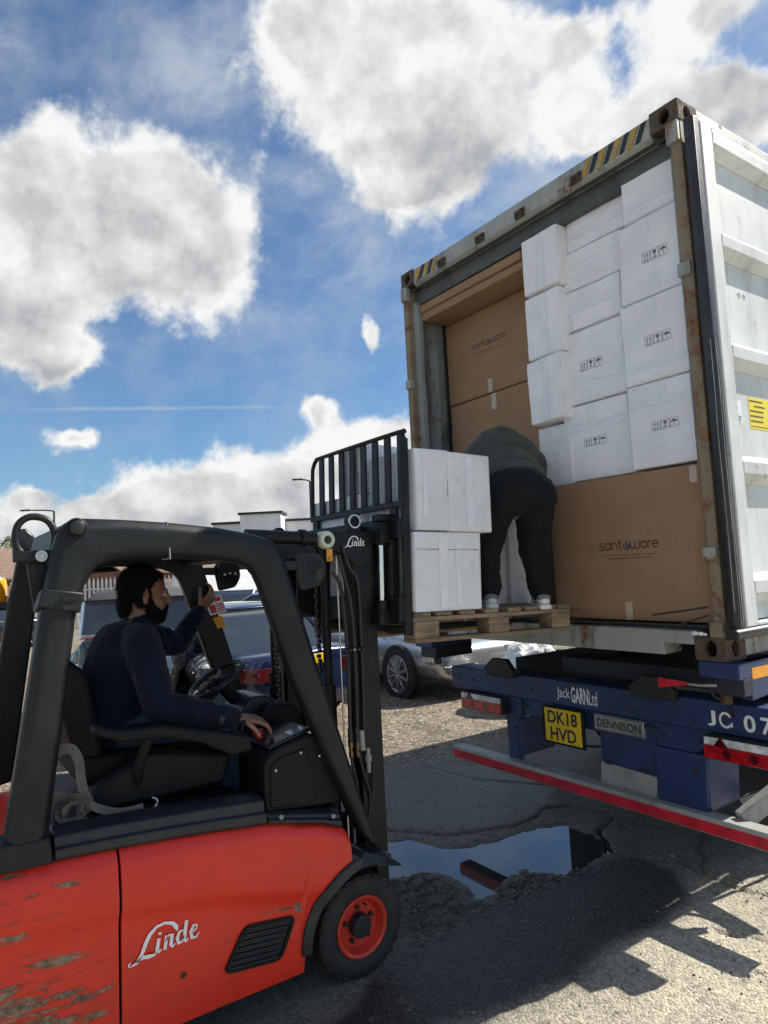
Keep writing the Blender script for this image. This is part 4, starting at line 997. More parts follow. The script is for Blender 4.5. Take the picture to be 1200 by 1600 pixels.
# number plate, maker's plate, painted lettering
npl = MB().box(-1.327, -1.005, TY-.030, TY-.008, .622, .858).build('number_plate_holder', 'plastic_black', tr, bevel=.006)
pl = MB().box(-1.310, -1.020, TY-.034, TY-.0305, .638, .846).build('number_plate', 'plate_yellow', npl, bevel=.002)
letters('DK18', (-1.165, TY-.0352, .793), (1,0,0), (0,0,1), .235, .080, 'print_black', pl, 'plate_number', .022)
letters('HVD', (-1.165, TY-.0352, .690), (1,0,0), (0,0,1), .205, .080, 'print_black', pl, 'plate_number', .022)
MB().box(-1.345, -1.33, TY-.02, TY+.01, .66, .80).build('plate_lamp', 'plastic_black', npl, bevel=.003)
mb = MB().box(-.940, -.600, TY-.006, TY-.0005+.02, .758, .852).build('maker_plate', 'aluminium', tr, bevel=.003)
letters('DENNISON', (-.770, TY-.0072, .805), (1,0,0), (0,0,1), .300, .050, 'print_black', mb, 'maker_name', .012)
for zz in (.764, .8455): MB().box(-.935, -.605, TY-.0072, TY-.0061, zz-.0015, zz+.0015).build('border_line', 'print_black', mb, smooth=0)
letters('Jack', (-1.170, TY-.0016, .937), (1,0,0), (0,0,1), .105, .082, 'print_white', beam, 'painted_name', .004)
letters('GARN', (-1.042, TY-.0016, .942), (1,0,0), (0,0,1), .132, .100, 'print_white', beam, 'painted_name', .022)
letters('Ltd', (-.940, TY-.0016, .938), (1,0,0), (0,0,1), .060, .086, 'print_white', beam, 'painted_name', .004)
letters('J', (-.195, TY-.0016, .934), (1,0,0), (0,0,1), .045, .078, 'print_white', beam, 'painted_number', .018)
logo([arcp(.5, .5, .46, 30, 320, 18)+[(.98, .10), (.98, .38)]], .17, (-.120, TY-.0016, .934), (1,0,0), (0,0,1), .070, .082, 'print_white', beam, 'painted_number')
letters('0', (.000, TY-.0016, .934), (1,0,0), (0,0,1), .058, .084, 'print_white', beam, 'painted_number', .022)
letters('7', (.082, TY-.0016, .934), (1,0,0), (0,0,1), .055, .082, 'print_white', beam, 'painted_number', .018)
# wheels
for y in (2.35, 3.66, 4.97):
    MB().cyl((-2.2, y, .50), (-.24, y, .50), .06, n=14).build('axle', 'chassis_dark', tr)
    for x in (-2.26, -.18):
        w = MB().lathe((x-.19, y, .50), (1,0,0), [(0,.30),(.005,.44),(.03,.495),(.19,.50),(.35,.495),(.375,.44),(.38,.30)], 40).build('wheel', 'rubber', tr)
        MB().lathe((x-.16, y, .50), (1,0,0), [(0,.02),(.0,.29),(.16,.29),(.30,.29),(.30,.24),(.26,.12),(.30,.10),(.30,.02)], 32).build('rim', 'galvanised', w)
for y0 in (1.55,):   # mudguard and flap before the wheels
    for x in (-2.26, -.18): MB().box(x-.19, x+.19, y0, y0+.02, .32, .98).build('mud_flap', 'rubber_clean', tr)
MB().tube([(-.10, .6, .70), (-.05, 1.2, .60), (-.02, 1.8, .72)], .012, 6, sub=4).build('air_hose', 'hose', tr)

for pts_, r_ in (([(-.20,.52,.66),(-.02,.60,.58),(.20,.62,.64)], .008), ([(-.22,.50,.60),(.0,.56,.54),(.22,.66,.60)], .006), ([(-.22,.56,.70),(-.05,.66,.66),(.22,.70,.70)], .010), ([(-1.58,.40,.62),(-1.35,.45,.54),(-.95,.42,.60)], .008), ([(-.10,.02,1.165),(-.085,-.01,1.09),(-.08,.10,1.03),(-.082,.148,.96)], .005)):
    MB().tube(pts_, r_, 8, sub=6).build('cable', 'hose', tr)
for x, z in ((-2.18,.94),(-2.02,.94),(-1.44,.94),(-.66,.90),(-.30,.90),(-.50,.80),(-.27,.80),(-1.66,.80),(-1.62,.66)):
    MB().cyl((x,TY-.006,z), (x,TY+.006,z), .011, n=6).build('bolt', 'chassis_dark', tr)

# ------------------------------------------------------------------ forklift truck
FX = -1.37; FS = -.825
fk = thing('forklift_truck', (FX, -1.595, 0), 'red and black electric forklift with raised mast holding the loaded pallet', 'forklift')
def lerp(pts, y):
    for (a, b), (c, d) in zip(pts, pts[1:]):
        if a <= y <= c: return b+(d-b)*(y-a)/(c-a)
    return pts[0][1] if y < pts[0][0] else pts[-1][1]
TOP = [(-3.80,.90),(-3.30,.885),(-3.0,.849),(-2.624,.827),(-2.35,.803),(-2.05,.768),(-1.80,.708),(-1.675,.660),(-1.655,.62)]
def bottom(y):
    if y > -1.905:
        t = (y+1.60)/.31
        return max(.15, .216+.285*math.sqrt(max(0, 1-t*t))) if y < -1.60 else .50
    return .150
CRE = [(-3.8,.72),(-3.1,.675),(-2.612,.616),(-2.296,.570),(-1.919,.470),(-1.66,.40)]
def panel_x(y, z):
    zt = lerp(TOP, y); zc = lerp(CRE, y); x = FS
    d = zt-z; x -= .030*max(0, 1-d/.06)**2            # rolled top edge
    x += .014*math.exp(-((z-(zc+.05))/.085)**2)       # shoulder above the crease
    if z < zc: x -= .010*min(1, (zc-z)/.03)+.05*max(0, (zc-z)-.16)**1.4
    x -= .035*max(0, (-2.95-y))                        # counterweight curves in
    if y > -1.80: x -= .22*(y+1.80)**2
    return x
def side_panel(name, y0, y1, mirror=False):
    ny, nz = max(8, int((y1-y0)/.022)), 26; m = MB(); V1 = []
    for i in range(ny+1):
        y = y0+(y1-y0)*i/ny; zb, zt = bottom(y), lerp(TOP, y)
        if zb > zt-.02: zb = zt-.02
        for k in range(nz+1):
            z = zb+(zt-zb)*k/nz; x = panel_x(y, z)
            V1.append(((2*FX-x) if mirror else x, y, z))
    sgn = -1 if mirror else 1; inner = [(x-sgn*.018, y, z) for x, y, z in V1]; n = nz+1; b = len(V1); F = []
    for i in range(ny):
        for k in range(nz):
            a = i*n+k; F += [(a, a+n, a+n+1, a+1), (b+a, b+a+1, b+a+n+1, b+a+n)]
    for i in range(ny):
        for k in (0, nz): a = i*n+k; F.append((a, a+n, b+a+n, b+a))
    for k in range(nz):
        for i in (0, ny): a = i*n+k; F.append((a, a+1, b+a+1, b+a))
    m.add(V1+inner, F); return m.build(name, 'forklift_red', fk, smooth=50)
sp1 = side_panel('front_side_panel', -2.622, -1.662); side_panel('rear_side_panel', -3.78, -2.632)
side_panel('front_side_panel', -2.622, -1.662, True); side_panel('rear_side_panel', -3.78, -2.632, True)
# chassis core and counterweight between the panels
MB().box(-1.88, -.862, -2.60, -1.93, .16, .70).build('chassis_core', 'mast_black', fk, bevel=.02)
MB().box(-1.62, -1.12, -1.93, -1.46, .14, .62).build('drive_axle_housing', 'mast_black', fk, bevel=.02)
MB().prism([(-1.86, -2.62), (-.88, -2.62), (-.90, -3.45), (-1.05, -3.74), (-1.69, -3.74), (-1.84, -3.45)], 'z', .16, .86).build('counterweight', 'forklift_red', fk, bevel=.04, seg=3)
# panel details: vent with slats, bolt hole, lettering
def onp(y, z, d=.0): return (panel_x(y, z)+d, y, z)
vq = [(-2.159,.413),(-1.945,.386),(-2.014,.243),(-2.247,.272)]
def vent_poly(s):
    cy = sum(p[0] for p in vq)/4; cz = sum(p[1] for p in vq)/4
    return rpoly([((p[0]-cy)*s+cy, (p[1]-cz)*s+cz) for p in vq], .035, 5)
xv = panel_x(-2.09, .33)
vt = MB(); o_, i_ = vent_poly(1.06), vent_poly(.93); n = len(o_)
vt.v += [(xv-.006, *p) for p in o_]+[(xv+.010, *p) for p in o_]+[(xv+.010, *p) for p in i_]+[(xv-.012, *p) for p in i_]
for i in range(n):
    j = (i+1) % n; vt.f += [(i, j, n+j, n+i), (n+i, n+j, 2*n+j, 2*n+i), (2*n+i, 2*n+j, 3*n+j, 3*n+i)]
vt = vt.build('vent', 'plastic_black', sp1, smooth=35)
m = MB(); m.add([(xv+.0025, *p) for p in i_], [tuple(range(n))]); m.build('vent_backing', 'grease_dark', vt, smooth=0)
for k in range(7):
    f = (k+.5)/7; a = Vector(vq[0]).lerp(Vector(vq[3]), f); b = Vector(vq[1]).lerp(Vector(vq[2]), f); a2 = a.lerp(b, .07); b2 = a.lerp(b, .93)
    MB().bar((xv+.006, a2.x, a2.y), (xv+.006, b2.x, b2.y), .012, .011, (.5,0,1)).build('vent_slat', 'plastic_trim', vt, bevel=.003)
MB().cyl(onp(-2.404, .32, -.004), onp(-2.404, .32, .003), .011, n=16).build('bolt_hole', 'grease_dark', sp1)
def linde_strokes():
    S = []
    S.append([(-.55,-.18,.05),(-.68,-.16,.09),(-.70,-.04,.09),(-.56,.02,.06)])                                            # tail curl of the L
    S.append([(-.62,-.20,.05),(-.25,-.12,.16),(.10,.25,.20),(.35,.72,.24),(.62,1.10,.22),(1.05,1.38,.16),(1.55,1.42,.14),(2.00,1.26,.20),(2.22,.98,.26),(2.26,.78,.10)])  # swoosh up and over
    S.append([(-.30,-.08,.06),(.10,.05,.18),(.45,-.02,.22),(.80,-.06,.12),(.98,.08,.05)])                                   # foot
    def let(x, pts): S.append([(p[0]+x, p[1], p[2]) for p in pts])
    let(.95, [(.18,.72,.20),(.02,.10,.22),(.12,.0,.14),(.30,.10,.05)]); let(.95, [(.24,.90,.18),(.28,1.02,.16)])            # i
    let(1.45, [(.16,.72,.20),(-.02,.0,.20)]); let(1.45, [(.04,.40,.05),(.30,.70,.13),(.48,.66,.20),(.36,.12,.22),(.46,.0,.14),(.64,.12,.05)])  # n
    let(2.20, [(.42,.66,.08),(.18,.66,.16),(.02,.34,.22),(.08,.04,.18),(.28,.06,.12),(.44,.36,.08)]); let(2.20, [(.66,1.12,.20),(.42,.10,.22),(.54,.0,.14),(.70,.12,.05)])   # d
    let(3.02, [(.10,.34,.06),(.40,.46,.10),(.46,.66,.12),(.26,.72,.14),(.06,.42,.22),(.10,.06,.20),(.34,.02,.12),(.58,.22,.05)])   # e
    return S
logo(linde_strokes(), .15, onp(-2.474, .478, .0065), (0, 1, .04), (0, -.05, 1), .262, .112, 'print_white', sp1, 'name_lettering')
# black fender lip round the wheel
def arch(r, y_c=-1.60, z_c=.216, a0=180, a1=62, n=16): return [(y_c+r*math.cos(R_(a0+(a1-a0)*i/n)), z_c+r*math.sin(R_(a0+(a1-a0)*i/n))) for i in range(n+1)]
m = MB(); rings = []
for (ya, za), (yb, zb_) in zip(arch(.318), arch(.272)):
    x0 = panel_x(ya, max(za, .2)); rings.append([(x0+.014, ya, za), (x0+.020, yb, zb_), (x0-.14, yb, zb_), (x0-.14, ya, za)])
m.loft([[Vector(p) for p in r] for r in rings]); fl = m.build('fender', 'plastic_trim', fk, bevel=.006)
# front flare of the fender ending in a point beyond the mast foot
m = MB().loft([[Vector(p) for p in r] for r in [
    [(-.835,-1.69,.505),(-.815,-1.72,.470),(-.95,-1.72,.470),(-.95,-1.69,.505)], [(-.822,-1.59,.548),(-.790,-1.58,.500),(-.95,-1.58,.500),(-.95,-1.60,.550)],
    [(-.812,-1.50,.515),(-.775,-1.49,.472),(-.93,-1.49,.475),(-.93,-1.51,.53)], [(-.800,-1.425,.462),(-.790,-1.42,.450),(-.86,-1.44,.450),(-.86,-1.445,.466)]]])
m.build('fender_flare', 'plastic_trim', fk, bevel=.006)
# ---- wheels
def fork_wheel(x, s):
    c = V(x, -1.598, .216); ax = (s, 0, 0); w = .165
    # tyre: outer face at x, tread grooves cut as lugs round the rim
    prof = [(-w,.13),(-w,.19),(-w+.012,.207),(-w+.03,.2145),(-.03,.2145),(-.012,.207),(-.002,.190),(0,.165),(-.006,.140),(-.012,.128)]
    ty = MB().lathe(c, ax, prof, 64, cap=False).build('tyre', 'rubber', fk)
    lug = MB()
    for k in range(26):
        t = 2*math.pi*k/26
        for side in (0, 1):
            tt = t+(math.pi/26 if side else 0); d0, d1 = (-.086, -.010) if side else (-w+.006, -.082)
            def P(d, a, r): return c+V(s*d, 0, 0)+V(0, math.cos(a), math.sin(a))*r
            hw = .075; sk = .05*(1 if side else -1)
            lug.hexa([P(d0,tt-hw,.205),P(d1,tt-hw+sk,.204 if side else .205),P(d1,tt+hw+sk,.204 if side else .205),P(d0,tt+hw,.205),P(d0,tt-hw,.2165),P(d1,tt-hw+sk,.2165 if not side else .214),P(d1,tt+hw+sk,.2165 if not side else .214),P(d0,tt+hw,.2165)])
    lug.build('tread', 'rubber', ty, bevel=.002, seg=1)
    rim = MB().lathe(c, ax, [(-.10,.10),(-.02,.128),(-.004,.130),(.000,.124),(-.006,.112),(-.030,.104),(-.044,.094),(-.046,.05),(-.046,.01)], 48).build('rim', 'rim_red', ty)
    MB().lathe(c, ax, [(-.048,.050),(-.012,.050),(-.004,.046),(-.004,.005)], 32).build('hub', 'plastic_trim', rim)
    for k in range(5):
        a = R_(20+72*k); q = c+V(s*-.046, math.cos(a)*.070, math.sin(a)*.070)
        MB().cyl(q, q+V(s*.016, 0, 0), .0105, n=6).build('wheel_nut', 'plastic_trim', rim)
    MB().cyl(c+V(s*-.030, .020, .088), c+V(s*.0, .020, .088), .004, n=8).build('valve', 'grease_dark', rim)
fork_wheel(-.862, 1); fork_wheel(2*FX+.862, -1)
for x, s in ((-1.0, 1), (-1.74, -1)):
    ty = MB().lathe((x, -3.28, .205), (s,0,0), [(-.15,.11),(-.145,.18),(-.12,.203),(-.03,.203),(-.005,.18),(0,.11)], 40).build('tyre', 'rubber', fk)
    MB().lathe((x, -3.28, .205), (s,0,0), [(-.10,.09),(-.004,.115),(0,.10),(-.03,.08),(-.03,.01)], 32).build('rim', 'rim_red', ty)
# ---- black trim above the red panels, floor, hood
def trim(y0, y1, z_up, name, xin=.30, drop=.0):
    m = MB(); rings = []; n = 14
    for i in range(n+1):
        y = y0+(y1-y0)*i/n; zt = lerp(TOP, y)+.003; u = z_up(y)
        x = FS
        rings.append([V(x-.014, y, zt), V(x-.004, y, zt+.012), V(x-.006, y, zt+(u-zt)*.45), V(x-.022, y, zt+(u-zt)*.50), V(x-.026, y, u-.012), V(x-.050, y, u), V(x-xin, y, u-drop), V(x-xin, y, zt-.05)])
    m.loft(rings); return m.build(name, 'plastic_trim', fk, smooth=50, bevel=.004)
trim(-2.835, -2.052, lambda y: .930-.055*((y+2.835)/.78)**1.3, 'cab_sill', .14)
trim(-2.044, -1.700, lambda y: .815-.075*(y+2.044)/.344, 'front_sill', .20)
trim(-3.10, -2.846, lambda y: .905, 'rear_sill', .20)
for y in (-1.99, -1.745): MB().cyl((FS-.010, y, .790 if y < -1.9 else .735), (FS+.002, y, .790 if y < -1.9 else .735), .009, n=12).build('bolt', 'galvanised', fk)
MB().prism([(-2.84,.90),(-2.30,.885),(-2.06,.855),(-2.06,.70),(-2.84,.70)], 'x', -1.80, FS-.142).build('hood', 'plastic_black', fk, bevel=.02)
MB().box(-1.88, FS-.03, -2.055, -1.68, .42, .462).build('floor_plate', 'plastic_black', fk, bevel=.01)
# ---- right hand console under the dashboard
cs = MB().prism(rpoly([(-2.035,.80),(-2.030,1.00),(-1.985,1.045),(-1.80,1.085),(-1.715,1.02),(-1.665,.76)], .03, 4), 'x', -1.18, FS-.060).build('console', 'plastic_black', fk, bevel=.012)
MB().prism(rpoly([(-2.012,.815),(-2.005,.985),(-1.96,1.010),(-1.835,1.030),(-1.79,.80)], .02, 3), 'x', FS-.060, FS-.052).build('console_cover', 'plastic_black', cs, bevel=.003)
for y, z in ((-1.985,.965),(-1.865,1.015),(-1.775,.985)): MB().sphere((FS-.050, y, z), .008, 10, 6).build('screw', 'bright_steel', cs)
top = MB().hexa([(-1.16,-2.00,1.045),(-.905,-2.00,1.045),(-.905,-1.79,1.090),(-1.16,-1.79,1.090),(-1.155,-1.995,1.058),(-.912,-1.995,1.058),(-.912,-1.795,1.103),(-1.155,-1.795,1.103)]).build('display_bezel', 'plastic_trim', cs, bevel=.006)
def onbez(x, y, d=.002): return (x, y, 1.058+(y+1.995)*.225+d)
for x0, x1, y0, y1, mt, nm in ((-.99,-.925,-1.985,-1.90,'grease_dark','keypad'), (-.99,-.925,-1.885,-1.81,'screen','display')):
    MB().hexa([onbez(x0,y0,-.004),onbez(x1,y0,-.004),onbez(x1,y1,-.004),onbez(x0,y1,-.004),onbez(x0,y0),onbez(x1,y0),onbez(x1,y1),onbez(x0,y1)]).build(nm, mt, top)
for k in range(9):
    y = -1.985+k*.02; MB().hexa([onbez(-.920,y,-.004),onbez(-.913+.0,y,-.004),onbez(-.913,y+.010,-.004),onbez(-.920,y+.010,-.004),onbez(-.920,y,.004),onbez(-.913,y,.004),onbez(-.913,y+.010,.004),onbez(-.920,y+.010,.004)]).build('vent_rib', 'grease_dark', top)
es = MB().lathe((-1.06,-1.965,1.055), (-.15,-.25,1), [(0,.016),(.022,.016),(.024,.026),(.040,.027),(.046,.020),(.047,.002)], 20).build('stop_button', 'stop_red', cs)
# dashboard, steering column and wheel
ds = MB().prism(rpoly([(-1.90,.462),(-1.93,.90),(-1.97,1.06),(-1.86,1.18),(-1.70,1.15),(-1.66,.462)], .04, 4), 'x', -1.80, -1.19).build('dashboard', 'plastic_black', fk, bevel=.015)
MB().prism(rpoly([(-2.00,1.10),(-1.92,1.215),(-1.83,1.205),(-1.74,1.12),(-1.72,1.04),(-1.95,1.04)], .03, 4), 'x', -1.50, -1.26).build('binnacle', 'plastic_trim', ds, bevel=.02)
stc = V(-1.42, -2.025, 1.290); sax = V(0, -.50, .87).normalized()
MB().tube([stc-sax*.02, stc-sax*.20+V(0,.05,0)], .032, 14).build('steering_column', 'plastic_black', ds)
m = MB(); R0 = m.ring(stc, sax, .140, 36); m2 = MB()
pts = R0+[R0[0], R0[1]]; m2.tube(pts[:-1], .0125, 10, cap=False); sw = m2.build('steering_wheel', 'plastic_trim', fk, weld=.0005)
MB().lathe(stc-sax*.01, sax, [(-.012,.034),(.006,.036),(.016,.026),(.018,.002)], 20).build('wheel_boss', 'plastic_black', sw)
for k in (3, 15, 27): MB().tube([stc, Vector(R0[k])*.5+stc*.5-sax*.005, R0[k]], .010, 8).build('spoke', 'plastic_trim', sw)
kn = Vector(R0[33]); MB().lathe(kn, sax, [(0,.008),(.018,.008),(.022,.019),(.040,.020),(.046,.010)], 14).build('spinner_knob', 'plastic_black', sw)
# ---- seat with backrest and armrest
seat = MB().prism(rpoly([(-2.72,1.02),(-2.70,1.10),(-2.20,1.085),(-2.13,1.05),(-2.16,.99),(-2.66,.98)], .03, 4), 'x', -1.62, -1.14).build('seat', 'seat_vinyl', fk, bevel=.025, seg=3)
MB().prism(rpoly([(-2.70,1.06),(-2.59,1.08),(-2.655,1.42),(-2.74,1.50),(-2.80,1.46)], .04, 4), 'x', -1.60, -1.16).build('backrest', 'seat_vinyl', seat, bevel=.03, seg=3)
MB().prism([(-2.64,.90),(-2.60,.975),(-2.22,.975),(-2.18,.90)], 'x', -1.57, -1.18).build('seat_base', 'plastic_black', seat, bevel=.01)
MB().prism([(-2.70,.905),(-2.66,1.0),(-2.45,1.10),(-2.10,1.03),(-2.14,.905)], 'x', -1.135, -1.05).build('seat_flank', 'plastic_black', seat, bevel=.02)
ar = MB().loft([[V(*p) for p in r] for r in [
    [(-1.06,-2.68,1.215),(-.955,-2.68,1.215),(-.955,-2.67,1.250),(-1.06,-2.67,1.250)], [(-1.07,-2.58,1.175),(-.945,-2.58,1.175),(-.945,-2.58,1.222),(-1.07,-2.58,1.222)],
    [(-1.07,-2.42,1.165),(-.945,-2.42,1.165),(-.945,-2.42,1.212),(-1.07,-2.42,1.212)], [(-1.07,-2.27,1.115),(-.940,-2.27,1.115),(-.940,-2.27,1.170),(-1.07,-2.27,1.170)],
    [(-1.09,-2.15,1.045),(-.930,-2.15,1.045),(-.930,-2.14,1.135),(-1.09,-2.14,1.135)], [(-1.08,-2.055,1.050),(-.935,-2.055,1.050),(-.940,-2.06,1.110),(-1.075,-2.06,1.110)]]]).build('armrest', 'plastic_black', fk, bevel=.014, seg=3)
MB().tube([(-1.02,-2.46,1.17),(-1.04,-2.50,1.05),(-1.08,-2.50,.95)], .022, 10).build('armrest_post', 'plastic_black', ar)
for k in range(3):
    q = V(-1.045+.036*k, -2.105+.006*k, 1.120); MB().tube([q, q+V(0,.010,.040)], .005, 8).build('lever', 'plastic_black', ar); MB().sphere(q+V(0,.012,.044), .011, 10, 8).build('lever_knob', 'plastic_black', ar)
# ---- overhead guard: side frames, front and rear rails, roof bars
OUT = [(-3.0,.868),(-2.935,1.28),(-2.871,1.707),(-2.835,1.90),(-2.815,1.975),(-2.785,2.010),(-2.735,2.022),(-2.60,2.018),(-2.42,2.006),(-2.22,1.985),(-2.06,1.955),(-1.985,1.930),(-1.950,1.905),(-1.930,1.860),(-1.784,1.379),(-1.650,.955),(-1.515,.530)]
INN = [(-2.857,.890),(-2.805,1.28),(-2.755,1.676),(-2.728,1.770),(-2.705,1.815),(-2.670,1.846),(-2.625,1.862),(-2.54,1.868),(-2.42,1.866),(-2.27,1.858),(-2.15,1.843),(-2.09,1.820),(-2.060,1.785),(-2.040,1.740),(-1.910,1.341),(-1.775,1.010),(-1.611,.637)]
def guard_side(xo, s):
    r = []
    for (a, b), (c, d) in zip(OUT, INN):
        mx, mz = a+(c-a)*.22, b+(d-b)*.22; nx_, nz_ = a+(c-a)*.80, b+(d-b)*.80
        r.append([V(xo-s*.022, a, b), V(xo, mx, mz), V(xo-s*.004, nx_, nz_), V(xo-s*.030, c, d), V(xo-s*.085, c, d), V(xo-s*.085, a, b)])
    return MB().loft(r).build('guard_frame', 'guard_black', fk, bevel=.012, seg=3, smooth=50)
gR = guard_side(FS+.010, 1); gL = guard_side(2*FX-FS-.010, -1)
MB().bar((-1.84,-2.76,1.955), (-.90,-2.76,1.955), .07, .10).build('guard_rail', 'guard_black', fk, bevel=.012)
MB().bar((-1.84,-2.02,1.890), (-.90,-2.02,1.890), .06, .08).build('guard_rail', 'guard_black', fk, bevel=.012)
for k in range(7):
    x = -1.78+k*.137; MB().prism([(-2.73,1.962),(-2.05,1.902),(-2.05,1.925),(-2.73,1.985)], 'x', x, x+.052).build('roof_bar', 'guard_black', fk, bevel=.004)
MB().prism([(-2.74,1.990),(-2.03,1.930),(-2.03,1.938),(-2.74,1.998)], 'x', -1.82, -.92).build('roof_sheet', 'guard_black', fk)
# fittings on the right frame: round cap, pillar clamp with bolts, foot, joint line, rear carrying loop
c0 = V(FS+.008, -2.757, 1.985)
kb = MB().lathe(c0, (1,0,0), [(-.01,.036),(.012,.036),(.016,.030),(.010,.024),(.012,.004)], 28).build('round_cap', 'plastic_black', gR)
MB().lathe(c0+V(.0,0,0), (1,0,0), [(.008,.027),(.020,.026),(.024,.018),(.024,.001)], 24).build('cap_insert', 'plastic_trim', kb)
MB().hexa([(-.915,-2.888,1.690),(FS+.016,-2.885,1.712),(FS+.013,-2.748,1.680),(-.915,-2.748,1.680),(-.915,-2.872,1.765),(FS+.016,-2.868,1.775),(FS+.013,-2.735,1.752),(-.915,-2.735,1.752)]).build('pillar_clamp', 'guard_black', gR, bevel=.006)
for z in (1.703, 1.735):
    MB().cyl((FS+.014, -2.80, z), (FS+.024, -2.80, z), .009, n=10).build('clamp_bolt', 'grease_dark', gR); MB().box(FS+.012, FS+.018, -2.795, -2.755, z-.008, z+.008).build('clamp_slot', 'grease_dark', gR)
MB().hexa([(-.93,-3.05,.855),(FS+.014,-3.05,.855),(FS+.014,-2.84,.845),(-.93,-2.84,.845),(-.93,-3.03,.955),(FS+.012,-3.02,.945),(FS+.012,-2.85,.935),(-.93,-2.85,.935)]).build('pillar_foot', 'guard_black', gR, bevel=.010)
MB().hexa([(-.915,-2.425,1.862),(FS+.012,-2.425,1.862),(FS+.012,-2.421,1.862),(-.915,-2.421,1.862),(-.915,-2.428,2.009),(FS-.006,-2.428,2.009),(FS-.006,-2.424,2.009),(-.915,-2.424,2.009)]).build('joint_line', 'bright_steel', gR)
lp = MB().tube([(-.90,-2.905,1.885),(-.90,-2.940,1.93),(-.90,-2.935,2.00),(-.90,-2.895,2.032),(-.90,-2.840,2.020),(-.90,-2.815,1.97),(-.90,-2.822,1.90)], .013, 10, sub=4).build('carrying_loop', 'guard_black', gR)
MB().box(-.925,-.885,-2.950,-2.815,1.870,1.912).build('loop_bracket', 'guard_black', lp, bevel=.006)
MB().prism([(-2.945,1.905),(-2.89,1.912),(-2.875,1.965),(-2.905,1.995),(-2.945,1.985)], 'x', -.985, -.935).build('work_lamp', 'plastic_trim', lp, bevel=.008)
MB().lathe((-.884,-2.862,1.890), (1,0,0), [(0,.020),(.006,.020),(.006,.012),(.002,.010),(.002,.001)], 18).build('bracket_eye', 'bright_steel', lp)
MB().prism([(-2.905,1.868),(-2.835,1.868),(-2.862,1.690),(-2.880,1.690)], 'x', -.945, -.925).build('loop_arm', 'guard_black', lp, bevel=.004)
# front pillar: inner gusset edge strip and stickers inside the far front pillar
sl_ = MB().bar((FS-.010,-1.975,1.77),(FS-.010,-1.555,.58), .012, .030, (1,0,0)).build('pillar_seam', 'grease_dark', gR)
xl = 2*FX-FS-.010+.086
pj = MB().hexa([(xl,-1.895,1.575),(xl,-1.800,1.590),(xl+.001,-1.800,1.590),(xl+.001,-1.895,1.575),(xl,-1.925,1.660),(xl,-1.832,1.685),(xl+.001,-1.832,1.685),(xl+.001,-1.925,1.660)]).build('warning_sticker', 'sticker_white', gL, smooth=0)
MB().hexa([(xl+.0012,-1.888,1.585),(xl+.0012,-1.855,1.590),(xl+.002,-1.855,1.590),(xl+.002,-1.888,1.585),(xl+.0012,-1.902,1.628),(xl+.0012,-1.868,1.635),(xl+.002,-1.868,1.635),(xl+.002,-1.902,1.628)]).build('sticker_print', 'sticker_red', pj, smooth=0)
MB().hexa([(xl+.0012,-1.868,1.648),(xl+.0012,-1.832,1.655),(xl+.002,-1.832,1.655),(xl+.002,-1.868,1.648),(xl+.0012,-1.874,1.668),(xl+.0012,-1.838,1.677),(xl+.002,-1.838,1.677),(xl+.002,-1.874,1.668)]).build('sticker_print', 'sticker_red', pj, smooth=0)
for k in range(4):
    dz = .012*k; MB().hexa([(xl+.0012,-1.850-.004*k,1.594+dz),(xl+.0012,-1.806-.004*k,1.601+dz),(xl+.002,-1.806-.004*k,1.601+dz),(xl+.002,-1.850-.004*k,1.594+dz),(xl+.0012,-1.851-.004*k,1.601+dz),(xl+.0012,-1.807-.004*k,1.608+dz),(xl+.002,-1.807-.004*k,1.608+dz),(xl+.002,-1.851-.004*k,1.601+dz)]).build('sticker_print', 'sticker_red', pj, smooth=0)
MB().hexa([(xl,-1.855,1.500),(xl,-1.805,1.510),(xl+.001,-1.805,1.510),(xl+.001,-1.855,1.500),(xl,-1.882,1.560),(xl,-1.830,1.572),(xl+.001,-1.830,1.572),(xl+.001,-1.882,1.560)]).build('warning_sticker', 'reflex_orange', gL, smooth=0)
# rear-view mirror lamp pod by the far front pillar
mr = MB().prism(rpoly([(-1.855,1.79),(-1.850,1.885),(-1.755,1.900),(-1.735,1.80),(-1.76,1.775)], .03, 4), 'x', -1.84, -1.775).build('work_lamp', 'plastic_black', fk, bevel=.014, seg=3)
for y, z in ((-1.83,1.795),(-1.80,1.80),(-1.77,1.798)): MB().sphere((-1.772, y, z), .009, 10, 6).build('lamp_screw', 'bright_steel', mr)
# amber beacon at the far rear
bc = MB().tube([(-1.90,-2.86,1.70),(-1.98,-2.90,1.70)], .014, 8).build('beacon_arm', 'plastic_black', fk)
MB().lathe((-2.02,-2.905,1.715), (0,0,1), [(0,.052),(.03,.055),(.032,.047),(.10,.045),(.118,.036),(.120,.001)], 24).build('beacon_lens', 'beacon', bc)
MB().lathe((-2.02,-2.905,1.675), (0,0,1), [(0,.045),(.040,.056)], 24).build('beacon_base', 'plastic_black', bc)
